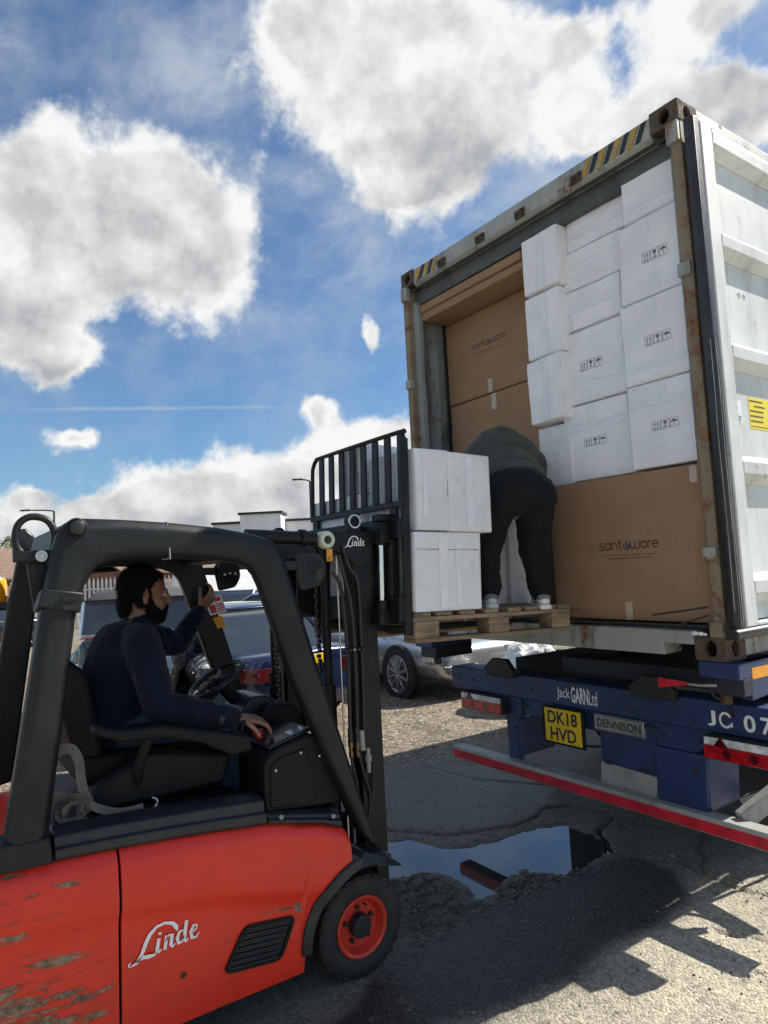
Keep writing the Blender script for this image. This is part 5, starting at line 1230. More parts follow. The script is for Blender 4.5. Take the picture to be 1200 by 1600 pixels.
# ---- mast
def channel(xo, s, y0, y1, z0, z1, t=.016, fl=.06, name='mast_channel', mat='mast_black'):
    x = lambda d: xo-s*d
    return MB().prism([(x(0),y0),(x(fl),y0),(x(fl),y0+t),(x(t),y0+t),(x(t),y1-t),(x(fl),y1-t),(x(fl),y1),(x(0),y1)], 'z', z0, z1).build(name, mat, fk, bevel=.003)
for s in (1, -1):
    f = lambda x: x if s > 0 else 2*FX-x
    channel(f(-.945), s, -1.515, -1.392, .300, 1.958)                       # outer channel
    channel(f(-1.005), s, -1.500, -1.400, .36, 1.99, .014, .05, 'mast_inner_channel')
    MB().cyl((f(-1.075),-1.60,.34), (f(-1.075),-1.60,1.25), .034, n=20).build('lift_cylinder', 'mast_black', fk)
    MB().cyl((f(-1.075),-1.60,1.25), (f(-1.075),-1.60,1.98), .021, n=20).build('lift_piston', 'mast_black', fk)
    ch = MB()                                                                # leaf chain
    for k in range(56):
        z = .60+k*.024; ch.box(*sorted((f(-1.118), f(-1.142))), -1.622+(.003 if k % 2 else -.003), -1.606+(.003 if k % 2 else -.003), z, z+.020)
    ch.build('lift_chain', 'grease_dark', fk, bevel=.002, seg=1)
    # tie plate carrying the tilt cylinder head, cream roller and upper black roller
    MB().prism(rpoly([(-1.735,1.900),(-1.700,1.965),(-1.40,1.968),(-1.395,1.800),(-1.50,1.80),(-1.56,1.865)], .02, 3), 'x', *sorted((f(-.940), f(-.962)))).build('mast_head_plate', 'mast_black', fk, bevel=.004)
    ro = MB().lathe((f(-.945),-1.668,1.930), (s,0,0), [(-.02,.042),(.030,.042),(.040,.036),(.040,.020),(.034,.019),(.034,.002)], 32).build('roller', 'roller_cream', fk)
    MB().lathe((f(-.945),-1.668,1.930), (s,0,0), [(.030,.0185),(.037,.0185),(.037,.011),(.044,.010),(.044,.001)], 20).build('roller_pin', 'plastic_trim', ro)
    br = MB().lathe((f(-.965),-1.495,2.018), (s,0,0), [(-.02,.034),(.020,.034),(.024,.028),(.020,.024),(.022,.002)], 28).build('roller', 'plastic_black', fk)
    MB().lathe((f(-.965),-1.495,2.018), (s,0,0), [(.016,.0345),(.0245,.033),(.0245,.027),(.016,.026)], 28, cap=False).build('roller_ring', 'bright_steel', br)
    MB().prism([(-1.54,1.960),(-1.45,1.960),(-1.465,2.02),(-1.525,2.02)], 'x', *sorted((f(-.95), f(-.985)))).build('roller_bracket', 'mast_black', fk, bevel=.004)
    # tilt cylinder along the top of the guard
    MB().cyl((f(-.935),-2.06,1.955), (f(-.935),-1.72,1.938), .030, n=20).build('tilt_cylinder', 'mast_black', fk)
    MB().cyl((f(-.935),-1.80,1.942), (f(-.935),-1.775,1.941), .040, n=20).build('cylinder_collar', 'mast_black', fk)
    MB().cyl((f(-.935),-1.78,1.940), (f(-.935),-1.68,1.932), .016, n=14).build('tilt_piston', 'bright_steel', fk)
    # bracket plate with cut-outs on the front pillar
    bp = MB().prism(rpoly([(-1.862,1.835),(-1.832,1.872),(-1.745,1.872),(-1.706,1.835),(-1.704,1.775),(-1.735,1.722),(-1.835,1.705)], .018, 4), 'x', *sorted((f(-.872), f(-.884)))).build('pillar_bracket', 'guard_black', fk, bevel=.003)
    MB().prism(arcp(-1.762, 1.812, .034, 0, 360, 18)[:-1], 'x', *sorted((f(-.8715), f(-.8700)))).build('bracket_recess', 'mast_black', bp)
    MB().prism(rpoly([(-1.752,1.792),(-1.722,1.800),(-1.728,1.752),(-1.762,1.752)], .008, 3), 'x', *sorted((f(-.8712), f(-.8690)))).build('bracket_slot', 'grease_dark', bp)
    MB().hexa([(f(-.90),-1.93,1.80),(f(-.86),-1.93,1.80),(f(-.86),-1.85,1.795),(f(-.90),-1.85,1.795),(f(-.90),-1.94,1.84),(f(-.86),-1.94,1.84),(f(-.86),-1.855,1.838),(f(-.90),-1.855,1.838)]).build('bracket_tab', 'guard_black', bp, bevel=.004)
MB().box(FX*2+.945+.0, -.945, -1.515, -1.45, .32, .42).build('mast_foot_beam', 'mast_black', fk, bevel=.006)
MB().box(FX*2+1.0, -1.0, -1.45, -1.40, 1.90, 1.985).build('mast_cross_beam', 'mast_black', fk, bevel=.006)
MB().box(FX*2+.95, -.95, -1.60, -1.53, 1.86, 1.95).build('mast_tie_beam', 'mast_black', fk, bevel=.006)
logo(linde_strokes(), .15, (-.9385,-1.505,1.920), (0,1,.0), (0,0,1), .120, .056, 'print_white', fk, 'name_lettering')
lb = MB().box(-.9392, -.938, -1.66, -1.628, 1.832, 1.888).build('mast_label', 'reflex_orange', fk, smooth=0)
logo([arcp(.5,.5,.4,40,320,12)], .18, (-.9374,-1.644,1.845), (0,1,0), (0,0,1), .018, .018, 'print_black', lb, 'label_mark')
# hydraulic hoses down the mast with their fittings
hz = [([(-.935,-1.575,1.90),(-.93,-1.545,1.80),(-.932,-1.50,1.72),(-.932,-1.495,1.45),(-.932,-1.50,1.10),(-.932,-1.515,.95)], .0095),
      ([(-.930,-1.60,1.86),(-.930,-1.575,1.76),(-.93,-1.545,1.62),(-.93,-1.535,1.40),(-.93,-1.540,1.08),(-.93,-1.545,.98)], .0095),
      ([(-.928,-1.64,1.78),(-.928,-1.60,1.72),(-.93,-1.585,1.60),(-.93,-1.575,1.35),(-.93,-1.580,1.05)], .009),
      ([(-.935,-1.545,1.02),(-.93,-1.53,.90),(-.935,-1.50,.80),(-.94,-1.48,.72),(-.95,-1.50,.60)], .008),
      ([(-.932,-1.49,.95),(-.93,-1.465,.88),(-.93,-1.465,.80),(-.935,-1.475,.70)], .006),
      ([(-.94,-1.58,1.0),(-.93,-1.575,.90),(-.94,-1.55,.80),(-.95,-1.54,.70)], .008)]
for p_, r_ in hz: MB().tube(p_, r_, 8, sub=6).build('hydraulic_hose', 'hose', fk)
for y in (-1.598,): MB().cyl((-.955,y,.55),(-.955,y,1.86), .0045, n=8).build('guide_rod', 'bright_steel', fk)
MB().cyl((-.96,-1.565,1.06),(-.96,-1.565,1.80), .004, n=8).build('guide_rod', 'bright_steel', fk)
for y, z0 in ((-1.580,.985),(-1.545,.98)):
    MB().lathe((-.93,y,z0), (0,0,1), [(-.055,.009),(-.05,.011),(-.03,.011),(-.028,.008),(-.012,.008),(-.01,.012),(.012,.012)], 12).build('hose_fitting', 'brass', fk)
    MB().cyl((-.93,y,z0+.0125),(-.93,y,z0+.075), .0125, .011, 12).build('hose_sleeve', 'plastic_trim', fk)
MB().cyl((-.932,-1.515,.95),(-.932,-1.518,1.04), .0135, n=12).build('hose_sleeve', 'galvanised', fk)
cl = MB().lathe((-.93,-1.488,.905), (0,0,1), [(-.06,.010),(-.01,.011),(-.01,.016),(.020,.016),(.022,.010),(.05,.010)], 12).build('hose_fitting', 'galvanised', fk)
hc = MB().box(-.932,-.918,-1.60,-1.485,1.405,1.425).build('hose_clip', 'plastic_black', fk, bevel=.004)
for k in range(5): MB().cyl((-.919,-1.593+k*.024,1.415),(-.913,-1.593+k*.024,1.415), .0065, n=8).build('clip_bolt', 'galvanised' if k == 2 else 'plastic_trim', hc)
# ---- carriage, load backrest and forks (tipped with the pallet)
def T(x, y, z): a, b = tip(y, z); return V(x, a, b)
def tbox(name, x0, x1, y0, y1, z0, z1, mat='mast_black', parent=None, bevel=.004):
    return MB().hexa([T(x0,y0,z0),T(x1,y0,z0),T(x1,y1,z0),T(x0,y1,z0),T(x0,y0,z1),T(x1,y0,z1),T(x1,y1,z1),T(x0,y1,z1)]).build(name, mat, parent or fk, bevel=bevel)
cg = tbox('carriage', -1.84, -.80, -.075, -.030, .10, .22); tbox('carriage_bar', -1.84, -.80, -.075, -.030, .50, .60, parent=cg)
for x in (-1.78, -.90): tbox('carriage_upright', x-.045, x+.045, -.075, -.030, .2205, .4995, parent=cg)
for x in (-1.12, -1.62):
    tbox('carriage_roller_plate', x-.012, x+.012, -.19, -.0755, .12, .58, parent=cg)
sh = MB().cyl(T(-.905,-.100,.20), T(-.905,-.100,.47), .017, n=18).build('side_shift_piston', 'chrome', cg)
for z in (.155, .47): MB().cyl(T(-.905,-.100,z), T(-.905,-.100,z+.05), .030, n=18).build('piston_gland', 'mast_black', cg)
tbox('shift_bracket', -.96, -.86, -.130, -.076, .48, .58, parent=cg); tbox('shift_bracket', -.955, -.865, -.14, -.076, .09, .155, parent=cg); tbox('shift_hook', -.94, -.87, -.13, -.03, .585, .62, parent=cg)
bk = tbox('load_backrest', -1.755, -.815, -.026, -.010, .655, .688)
N_ = 9; 
for k in range(N_):
    x = -1.735+k*(1.735-.835)/(N_-1)
    if 0 < k: tbox('backrest_bar', x-.026, x+.026, -.024, -.012, .6885, 1.015 if k > 0 else .95, parent=bk, bevel=.003)
tr_ = MB().tube([T(-1.735,-.018,.6885), T(-1.735,-.018,.93), T(-1.722,-.018,.985), T(-1.685,-.018,1.018), T(-1.60,-.018,1.026), T(-.86,-.018,1.026), T(-.825,-.018,1.015), T(-.808,-.018,.985)], .012, 8, sub=4).build('backrest_top_rail', 'mast_black', bk)
tbox('backrest_side_plate', -.812, -.796, -.045, .0, .04, .99, parent=bk)
for k in (0, 1): tbox('backrest_stay', *((-1.72,-1.66) if k else (-.93,-.87)), -.029, -.011, .60, .6545, parent=bk)
for x in (-1.06, -1.62):
    f_ = MB().loft([[T(x-.05,-.028,.60),T(x+.05,-.028,.60),T(x+.05,.0,.60),T(x-.05,.0,.60)],[T(x-.05,-.028,.05),T(x+.05,-.028,.05),T(x+.05,.0,.075),T(x-.05,.0,.075)],[T(x-.05,.02,.030),T(x+.05,.02,.030),T(x+.05,.03,.068),T(x-.05,.03,.068)],[T(x-.05,1.02,.045),T(x+.05,1.02,.045),T(x+.05,1.02,.062),T(x-.05,1.02,.062)]]).build('fork', 'mast_black', fk, bevel=.003)

# ------------------------------------------------------------------ people: volumes merged into one continuous skin, clothes as their own shells
def capsule(m, a, b, ra, rb, n=16, sq=1.0):
    """tapered limb with round ends"""
    a, b = Vector(a), Vector(b); d = (b-a); L = d.length; d.normalize(); rings = []
    for k in range(5): t = math.pi/2*(k/4); rings.append(m.ring(a-d*ra*math.cos(t), d, max(ra*math.sin(t), .0008), n))
    for k in range(1, 4): f = k/4; rings.append(m.ring(a+d*L*f, d, ra+(rb-ra)*f, n))
    for k in range(5): t = math.pi/2*(1-k/4); rings.append(m.ring(b+d*rb*math.cos(t), d, max(rb*math.sin(t), .0008), n))
    m.loft(rings)
def chain(m, pts):
    for (a, ra), (b, rb) in zip(pts, pts[1:]): capsule(m, a, b, ra, rb)
def basis(x, y, z): return Matrix((Vector(x).normalized(), Vector(y).normalized(), Vector(z).normalized())).transposed()
def fuse(m, name, mat, parent, voxel=.010, smooth=6, rough=0, rs=20):
    """merge the collected volumes into one surface"""
    me = m.mesh(name, root_of(parent).location, 0); o = bpy.data.objects.new(name, me)
    r = o.modifiers.new('r', 'REMESH'); r.mode = 'VOXEL'; r.voxel_size = voxel; r.use_smooth_shade = True
    if smooth: s = o.modifiers.new('s', 'SMOOTH'); s.iterations = smooth; s.factor = .5
    me2 = applied(o); COL.objects.link(o)
    o.modifiers.clear(); o.data = me2; bpy.data.meshes.remove(me); me2.name = name
    if rough:
        nrm = [v.normal.copy() for v in me2.vertices]
        for v, nn in zip(me2.vertices, nrm): v.co = v.co + nn*rough*mnoise.fractal(v.co*rs, .6, 2.0, 3)
    me2.polygons.foreach_set('use_smooth', [True]*len(me2.polygons)); me2.materials.clear(); me2.materials.append(MATS[mat]); me2.update()
    o.parent = parent; return o
def hand(m, wrist, d, palm_n, curl=.6, s=1, spread=.14, thumb=1):
    """palm, four unequal bent fingers, thumb from the side of the palm; d = finger direction, palm_n = palm facing"""
    d = Vector(d).normalized(); n = Vector(palm_n); n = (n-d*n.dot(d)).normalized(); side = d.cross(n)*thumb; w = Vector(wrist)
    for k in range(4):
        q = (k-1.5)*.019*s; capsule(m, w+side*q*.75+d*.010, w+side*q+d*.085*s, .0135*s, .0115*s, 10)
    for k, ln in enumerate((.068, .078, .074, .058)):
        q = (1.5-k)*.020*s; p = w+side*q+d*.086*s; a = 0; dirn = d+side*(1.5-k)*spread*.25
        for j, f in enumerate((.45, .32, .25)):
            a += curl*(.55 if j == 0 else .75); dd = (dirn*math.cos(a)+n*math.sin(a)).normalized(); e = p+dd*ln*f*s*1.25
            capsule(m, p, e, (.0098-.0008*j)*s, (.0092-.0009*j)*s, 8); p = e
    p = w+side*.026*s+d*.020*s; dd = (d*.55+side*.75+n*.25).normalized(); e = p+dd*.042*s; capsule(m, p, e, .0135*s, .0115*s, 8)
    dd = (d*.85+side*.25+n*(.35+.3*curl)).normalized(); e2 = e+dd*.030*s; capsule(m, e, e2, .0112*s, .010*s, 8); capsule(m, e2, e2+(dd+n*.4).normalized()*.022*s, .0098*s, .0085*s, 8)

# ---- driver on the forklift seat, left hand on the far pillar, right hand on the levers
dr = thing('person', (-1.38, -2.48, 1.10), 'bearded person in a navy fleece and jeans driving the forklift, one hand on its levers', 'person')
hc = V(-1.385, -2.365, 1.722); fw = V(.10, .98, -.06).normalized(); hu = V(0, .06, 1).normalized(); hs = fw.cross(hu).normalized(); hu = hs.cross(fw)   # hs: the driver's right
H = lambda a, b, c: hc+hs*a+fw*b+hu*c
HB = basis(hs, fw, hu)
shR, elR, wrR = V(-1.175,-2.44,1.515), V(-1.075,-2.40,1.270), V(-1.015,-2.105,1.182)
shL, elL, wrL = V(-1.585,-2.36,1.525), V(-1.730,-2.12,1.452), V(-1.795,-1.965,1.615)
pel, chs, nck = V(-1.38,-2.50,1.17), V(-1.38,-2.46,1.43), V(-1.382,-2.405,1.585)
kR, kL, aR, aL = V(-1.21,-2.10,1.10), V(-1.56,-2.08,1.10), V(-1.22,-2.00,.58), V(-1.53,-1.98,.58)
m = MB()
m.sphere(H(0,-.012,.018), .099, 24, 16, (.80, 1.02, 1.08), HB)                       # skull
m.sphere(H(0,.030,-.050), .072, 20, 14, (.84, .90, 1.02), HB)                        # face
m.sphere(H(0,.046,-.098), .040, 16, 10, (1.0, .85, .62), HB)                         # chin
for s in (1, -1):
    m.sphere(H(s*.040,.058,-.035), .026, 12, 8, (1.0,.7,.9), HB)                     # cheek
    m.sphere(H(s*.030,.084,.016), .020, 12, 8, (1.3,.55,.5), HB)                     # brow
    m.sphere(H(s*.079,-.008,-.018), .030, 12, 10, (.30,.66,1.05), basis(hs, fw-hs*s*.5, hu))   # ear
capsule(m, H(0,.090,.010), H(0,.108,-.028), .0095, .0155, 12); m.sphere(H(0,.098,-.030), .0145, 10, 8, (1.25,.9,.8), HB)   # nose
m.sphere(H(0,.086,-.062), .016, 12, 8, (1.4,.55,.42), HB); m.sphere(H(0,.084,-.074), .016, 12, 8, (1.3,.55,.42), HB)   # lips
chain(m, [(nck+V(0,0,-.03), .066), (H(0,-.022,-.085), .056), (H(0,-.015,-.04), .060)])
chain(m, [(chs, .125), (nck+V(0,-.01,-.04), .085)]); chain(m, [(pel, .13), (chs, .135)])
chain(m, [(shR, .052), (elR, .042), (wrR, .029)]); chain(m, [(shL, .052), (elL, .042), (wrL, .029)])
chain(m, [(nck+V(0,0,-.05), .07), (shR, .055)]); chain(m, [(nck+V(0,0,-.05), .07), (shL, .055)])
for s, k, a in ((1, kR, aR), (-1, kL, aL)):
    chain(m, [(pel+V(s*.09,.02,-.02), .085), (k, .058), (a, .040)]); capsule(m, a+V(0,-.02,-.06), a+V(0,.15,-.075), .036, .028)
hand(m, wrR+V(.004,.020,-.004), V(.06,.92,-.22), V(-.25,-.25,-1), .55, 1.0, thumb=-1)
hand(m, wrL, V(-.08,.62,.62), V(-.7,-.5,.2), .75, 1.0)
fuse(m, 'body', 'skin', dr, .0052, 3)
for s in (1, -1): 
    e = MB().sphere(H(s*.030,.0795,.000), .0095, 12, 8).build('eye', 'eye_white', dr); MB().sphere(H(s*.030,.0868,.0), .0052, 10, 6).build('iris', 'hair', e)
# hair and beard
m = MB(); m.sphere(H(0,-.024,.034), .1005, 24, 16, (.82,1.00,1.06), HB)
for s in (1, -1): m.sphere(H(s*.064,-.022,-.002), .046, 14, 10, (.42,1.0,1.25), HB)
m.sphere(H(0,-.082,-.040), .060, 14, 10, (.95,.62,1.1), HB); m.sphere(H(0,.045,.082), .040, 14, 10, (1.3,.75,.5), HB)
hr = fuse(m, 'hair', 'hair', dr, .006, 3, .0045, 55)
m = MB(); m.sphere(H(0,.055,-.096), .048, 16, 12, (1.08,.82,.80), HB); m.sphere(H(0,.094,-.054), .020, 12, 8, (1.5,.5,.38), HB)
for s in (1, -1): chain(m, [(H(s*.067,.000,-.020), .016), (H(s*.066,.014,-.062), .024), (H(s*.042,.045,-.098), .032)]); chain(m, [(H(s*.022,.090,-.056), .010), (H(s*.034,.080,-.080), .014)])
bd_ = fuse(m, 'beard', 'beard', dr, .005, 3, .004, 80)
def strands(src, n, ln, w, flow, mat, name):
    q = random.Random(n); vs = src.data.vertices; m = MB(); m2 = m; L = root_of(src).location
    ns = [(v.co+L, v.normal.copy()) for v in q.sample(list(vs), min(n, len(vs)))]
    for p, nn in ns:
        f = flow(p); f = (f-nn*f.dot(nn)*.8); g = (f+nn*q.uniform(.15,.75)+V(q.gauss(0,.25),q.gauss(0,.25),q.gauss(0,.25))).normalized(); sd = g.cross(nn).normalized()*w; l = ln*q.uniform(.6,1.3)
        m.add([p-nn*.002-sd, p-nn*.002+sd, p+g*l*.6+sd*.7, p+g*l, p+g*l*.6-sd*.7], [(0,1,2,3,4)])
    o = m.build(name, mat, src, smooth=0, fixn=False); o['kind'] = 'stuff'; return o
strands(hr, 5000, .017, .0008, lambda p: (-fw*.3+V(0,0,-.6)+(p-hc)*3), 'hair', 'hair_strands')
strands(bd_, 3200, .011, .0007, lambda p: V(0,.2,-1), 'beard', 'beard_strands')
# navy fleece
m = MB(); m.sphere(V(-1.38,-2.50,1.30), .20, 24, 16, (.98,.80,1.15)); m.sphere(V(-1.38,-2.475,1.43), .19, 24, 16, (1.08,.78,.95)); m.sphere(V(-1.38,-2.53,1.17), .185, 24, 14, (1.0,.86,.72))
m.sphere(V(-1.38,-2.40,1.24), .15, 20, 12, (1.0,.8,1.0))
chain(m, [(nck+V(0,-.015,-.065), .098), (shR+V(-.02,0,0), .080)]); chain(m, [(nck+V(0,-.015,-.065), .098), (shL+V(.02,0,0), .080)])
chain(m, [(shR, .082), (elR+(shR-elR)*.45, .075), (elR, .066), (elR+(wrR-elR)*.5, .055), (wrR-(wrR-elR).normalized()*.005, .041)])
chain(m, [(shL, .080), (elL+(shL-elL)*.45, .072), (elL, .062), (elL+(wrL-elL)*.5, .052), (wrL-(wrL-elL).normalized()*.010, .040)])
capsule(m, nck+V(0,-.012,-.05), nck+V(0,.008,.0), .080, .073)
fuse(m, 'fleece', 'navy_fleece', dr, .008, 4, .007, 11)
# jeans and shoes
m = MB(); m.sphere(pel+V(0,.0,-.02), .155, 20, 14, (1.08,.92,.72))
for s, k, a in ((1, kR, aR), (-1, kL, aL)): chain(m, [(pel+V(s*.09,.02,-.02), .102), (pel*.45+k*.55+V(s*.04,0,.0), .090), (k, .074), (k*.5+a*.5, .066), (a+V(0,0,-.02), .060)])
fuse(m, 'jeans', 'denim', dr, .009, 4, .006, 16)
for a in (aR, aL):
    m = MB(); chain(m, [(a+V(0,-.03,-.075), .042), (a+V(0,.06,-.080), .044), (a+V(0,.16,-.088), .034)]); m.box(a.x-.045, a.x+.045, a.y-.075, a.y+.195, .4625, .486); fuse(m, 'shoe', 'rubber_clean', dr, .007, 3)
# wrist watch
MB().lathe(wrR+V(-.012,-.055,.012), wrR-elR, [(-.010,.046),(-.010,.049),(.010,.049),(.010,.046)], 20, cap=False).build('wrist_strap', 'rubber_clean', dr)

# ---- worker bending over the load at the container mouth
FWD = V(-.82, .57, 0); LFT = V(-.57, -.82, 0); UP = V(0,0,1)
wk = thing('person', (-.90, -.48, 1.535), 'hooded person in an olive puffer jacket and black trousers bending over at the container mouth', 'person')
pv = V(-.865,-.470,2.150)
hpL, hpR = pv+LFT*.105, pv-LFT*.105
knL, knR = V(-.965,-.640,1.850), V(-.845,-.375,1.840); anL, anR = V(-.945,-.645,1.625), V(-.845,-.345,1.610)
mid, cst, nkk, hdd = pv+FWD*.20+UP*.165, pv+FWD*.38+UP*.255, pv+FWD*.50+UP*.255, pv+FWD*.62+UP*.155
sL, sR = cst+FWD*.05+LFT*.185-UP*.02, cst+FWD*.05-LFT*.185-UP*.02
eL, eR = sL+FWD*.10+LFT*.05-UP*.20, sR+FWD*.12-LFT*.03-UP*.20
wL, wR = eL+FWD*.14-LFT*.06-UP*.16, eR+FWD*.14+LFT*.05-UP*.16
m = MB(); chain(m, [(pv, .13), (mid, .125), (cst, .135), (nkk, .07), (hdd, .085)]); m.sphere(hdd, .10, 20, 14, (.85,.95,1.1))
fz = (FWD*.5-UP*.85).normalized(); m.sphere(hdd+fz*.075+FWD*.02, .05, 14, 10); capsule(m, hdd+FWD*.09-UP*.01, hdd+FWD*.105-UP*.03, .012, .014, 10)
for s in (1, -1): m.sphere(hdd+LFT*s*.085, .026, 10, 8, (.6,.6,1.1))
chain(m, [(cst, .09), (sL, .055), (eL, .043), (wL, .030)]); chain(m, [(cst, .09), (sR, .055), (eR, .043), (wR, .030)])
chain(m, [(hpL, .09), (knL, .060), (anL, .040)]); chain(m, [(hpR, .09), (knR, .060), (anR, .040)])
for a in (anL, anR): capsule(m, a+V(0,0,-.05), a+FWD*.12-UP*.06, .034, .026)
hand(m, wL, V(-.6,.3,-.7), V(.4,.5,-.3), .5); hand(m, wR, V(-.6,.3,-.7), V(-.4,-.5,-.3), .5, thumb=-1)
fuse(m, 'body', 'skin', wk, .0055, 3)
JB = basis(LFT, FWD, UP)
m = MB(); m.sphere(pv+FWD*.07+UP*.105, .185, 24, 14, (1.06,.74,.60), JB); m.sphere(mid+UP*.005, .185, 24, 14, (1.0,.84,.80), JB); m.sphere(cst+UP*.02, .205, 24, 14, (1.12,.85,.85), JB)
for s, sh, el, wr in ((1, sL, eL, wL), (-1, sR, eR, wR)): chain(m, [(cst+LFT*s*.07, .135), (sh, .105), (sh*.5+el*.5, .092), (el, .080), (wr, .055)])
jk = fuse(m, 'jacket', 'jacket_olive', wk, .009, 4, .005, 12)
# quilting: horizontal welts round the back of the jacket
for v, nn in zip(jk.data.vertices, [v.normal.copy() for v in jk.data.vertices]):
    q = Vector(v.co)+wk.location-pv; t = q.dot(FWD)*.85+q.dot(UP)*.5; v.co = v.co+nn*(.0045*abs(math.sin(t*math.pi/.068))**.6-.003)
# elasticated hem and cuff creases
m = MB(); q0 = pv+FWD*.015+UP*.085; m.sphere(q0, .190, 28, 12, (1.05,.80,.20), basis(LFT, (FWD+UP*.25), (UP-FWD*.25))); fuse(m, 'hem', 'trousers_black', wk, .008, 3)
m = MB(); m.sphere(nkk+UP*.125-FWD*.08, .128, 22, 14, (1.15,.95,.80), JB); m.sphere(nkk+UP*.02+FWD*.03, .12, 20, 12, (.98,.9,.9), JB); m.sphere(hdd+UP*.03, .122, 20, 14, (.98,1.0,1.0), JB)
fuse(m, 'hood', 'jacket_olive', wk, .009, 5, .008, 14)
m = MB(); m.sphere(pv+UP*.025-FWD*.01, .185, 24, 16, (1.06,.80,.78), JB)
for s, h, k, a in ((1, hpL, knL, anL), (-1, hpR, knR, anR)):
    m.sphere(h-FWD*.035-UP*.015, .125, 18, 12, (.92,.90,1.0), JB)
    chain(m, [(h, .122), (h*.55+k*.45, .105), (k, .086), (k*.5+a*.5, .074), (a+UP*.015, .068)])
    m.sphere(a+UP*.03, .074, 16, 8, (1.0,1.0,.35), JB); m.sphere(a+UP*.075+LFT*.01, .075, 16, 8, (1.0,1.0,.35), JB)
fuse(m, 'trousers', 'trousers_black', wk, .008, 5, .008, 9)
for a in (anL, anR):
    z0 = 1.5385+(-.033)*(1 if a is anR else .0)*.6
    b = V(a.x, a.y, 0); P = lambda f, l, z: b+FWD*f+LFT*l+UP*z
    m = MB(); chain(m, [(P(-.055,0,z0+.048), .036), (P(.06,0,z0+.046), .037), (P(.15,0,z0+.036), .030)]); sh = fuse(m, 'shoe', 'shoe_white', wk, .006, 3)
    m = MB(); rings = []
    for f, w in ((-.098,.022),(-.085,.036),(-.03,.040),(.05,.042),(.12,.042),(.165,.034),(.185,.016)): rings.append([P(f,w,z0+.001), P(f,-w,z0+.001), P(f,-w,z0+.026), P(f,w,z0+.026)])
    m.loft(rings); m.build('sole', 'shoe_white', sh, bevel=.006)
    m = MB(); m.sphere(P(-.060,0,z0+.062), .040, 14, 8, (1.0,.75,.55), JB); m.build('heel_panel', 'shoe_grey', sh)
    MB().strip([P(-.03,.046,z0+.035), P(.0,.042,z0+.065), P(.05,.038,z0+.062)], .020, .008, (0,0,1), 3).build('shoe_stripe', 'shoe_grey', sh)
    MB().cyl(V(a.x,a.y,z0+.06), V(a.x,a.y,z0+.13), .045, .047, 18).build('sock', 'sock_white', wk)

# ------------------------------------------------------------------ lashing straps in the cab
st = thing('ratchet_strap', (-.98,-2.66,.90), 'tangled beige lashing strap with a steel hook lying on the forklift sill', 'strap')
xs_ = -.985
MB().strip([(xs_-.01,-2.84,1.13),(xs_,-2.80,1.175),(xs_,-2.755,1.178),(xs_,-2.728,1.13),(xs_,-2.722,1.07),(xs_+.005,-2.712,1.01),(xs_+.01,-2.695,.975)], .036, .004, 'flat', 6).build('webbing_loop', 'webbing', st)
for ph, r1, r2, dx in ((.4,.058,.050,0),(2.9,.044,.040,.012),(5.2,.030,.026,.022)):
    MB().strip([(xs_+dx+.010*math.sin(k*.9), -2.755+(r1+.006*math.sin(k*1.7))*math.cos(ph+k*.42), .958+r2*math.sin(ph+k*.42)) for k in range(13)], .026, .004, lambda f: (.8, math.cos(ph+f*5), math.sin(ph+f*5)), 3).build('webbing_coil', 'webbing', st)
MB().strip([(xs_+.02,-2.70,.972),(xs_+.02,-2.66,.945),(xs_+.015,-2.60,.918),(xs_+.01,-2.55,.910),(xs_+.01,-2.50,.912)], .030, .004, 'flat', 5).build('webbing_tail', 'webbing', st)
MB().strip([(xs_-.02,-2.84,1.0),(xs_-.01,-2.79,1.012),(xs_,-2.73,.995),(xs_,-2.69,.970)], .034, .004, 'flat', 5).build('webbing_tail', 'webbing', st)
MB().tube([(xs_+.01,-2.505,.906),(xs_+.01,-2.468,.900),(xs_+.01,-2.448,.912),(xs_+.01,-2.452,.932),(xs_+.01,-2.468,.940)], .0045, 8, sub=4).build('hook', 'bright_steel', st)
yc = MB().lathe((-1.0,-2.735,.886), (0,0,1), [(0,.045),(.02,.047),(.022,.036),(.022,.005)], 20).build('tape_roll', 'sticker_yellow', org=(-1.0,-2.735,.886)); tag(yc, 'dull yellow roll half hidden under the tangled strap', 'roll')

# ------------------------------------------------------------------ cars
def wheel(parent, c, ax, r, w, spokes=10, mat='alloy', rim='alloy'):
    ty = MB().lathe(c, ax, [(-w,r*.62),(-w,r*.90),(-w*.85,r),(-w*.15,r),(0,r*.92),(-.004,r*.82),(-.010,r*.78)], 40, cap=False).build('wheel', 'rubber_clean', parent)
    MB().lathe(c, ax, [(-w*.8,r*.70),(-.012,r*.795),(-.004,r*.775),(-.012,r*.745),(-w*.5,r*.70)], 36, cap=False).build('rim', mat, ty)
    MB().lathe(c, ax, [(-w*.55,r*.7),(-w*.55,.01)], 24, cap=False).build('brake_disc', 'grease_dark', ty)
    a = Vector(ax).normalized(); u = V(0,0,1); v = a.cross(u)
    for k in range(spokes):
        t = 2*math.pi*k/spokes; d = u*math.cos(t)+v*math.sin(t); c_ = Vector(c)
        MB().bar(c_-a*.020+d*r*.10, c_-a*.020+d*r*.75, r*.15, .018, d.cross(a)).build('spoke', mat, ty, bevel=.004)
    MB().lathe(c, ax, [(-.035,r*.16),(-.012,r*.15),(-.008,r*.08),(-.008,.004)], 18).build('hub', mat, ty)
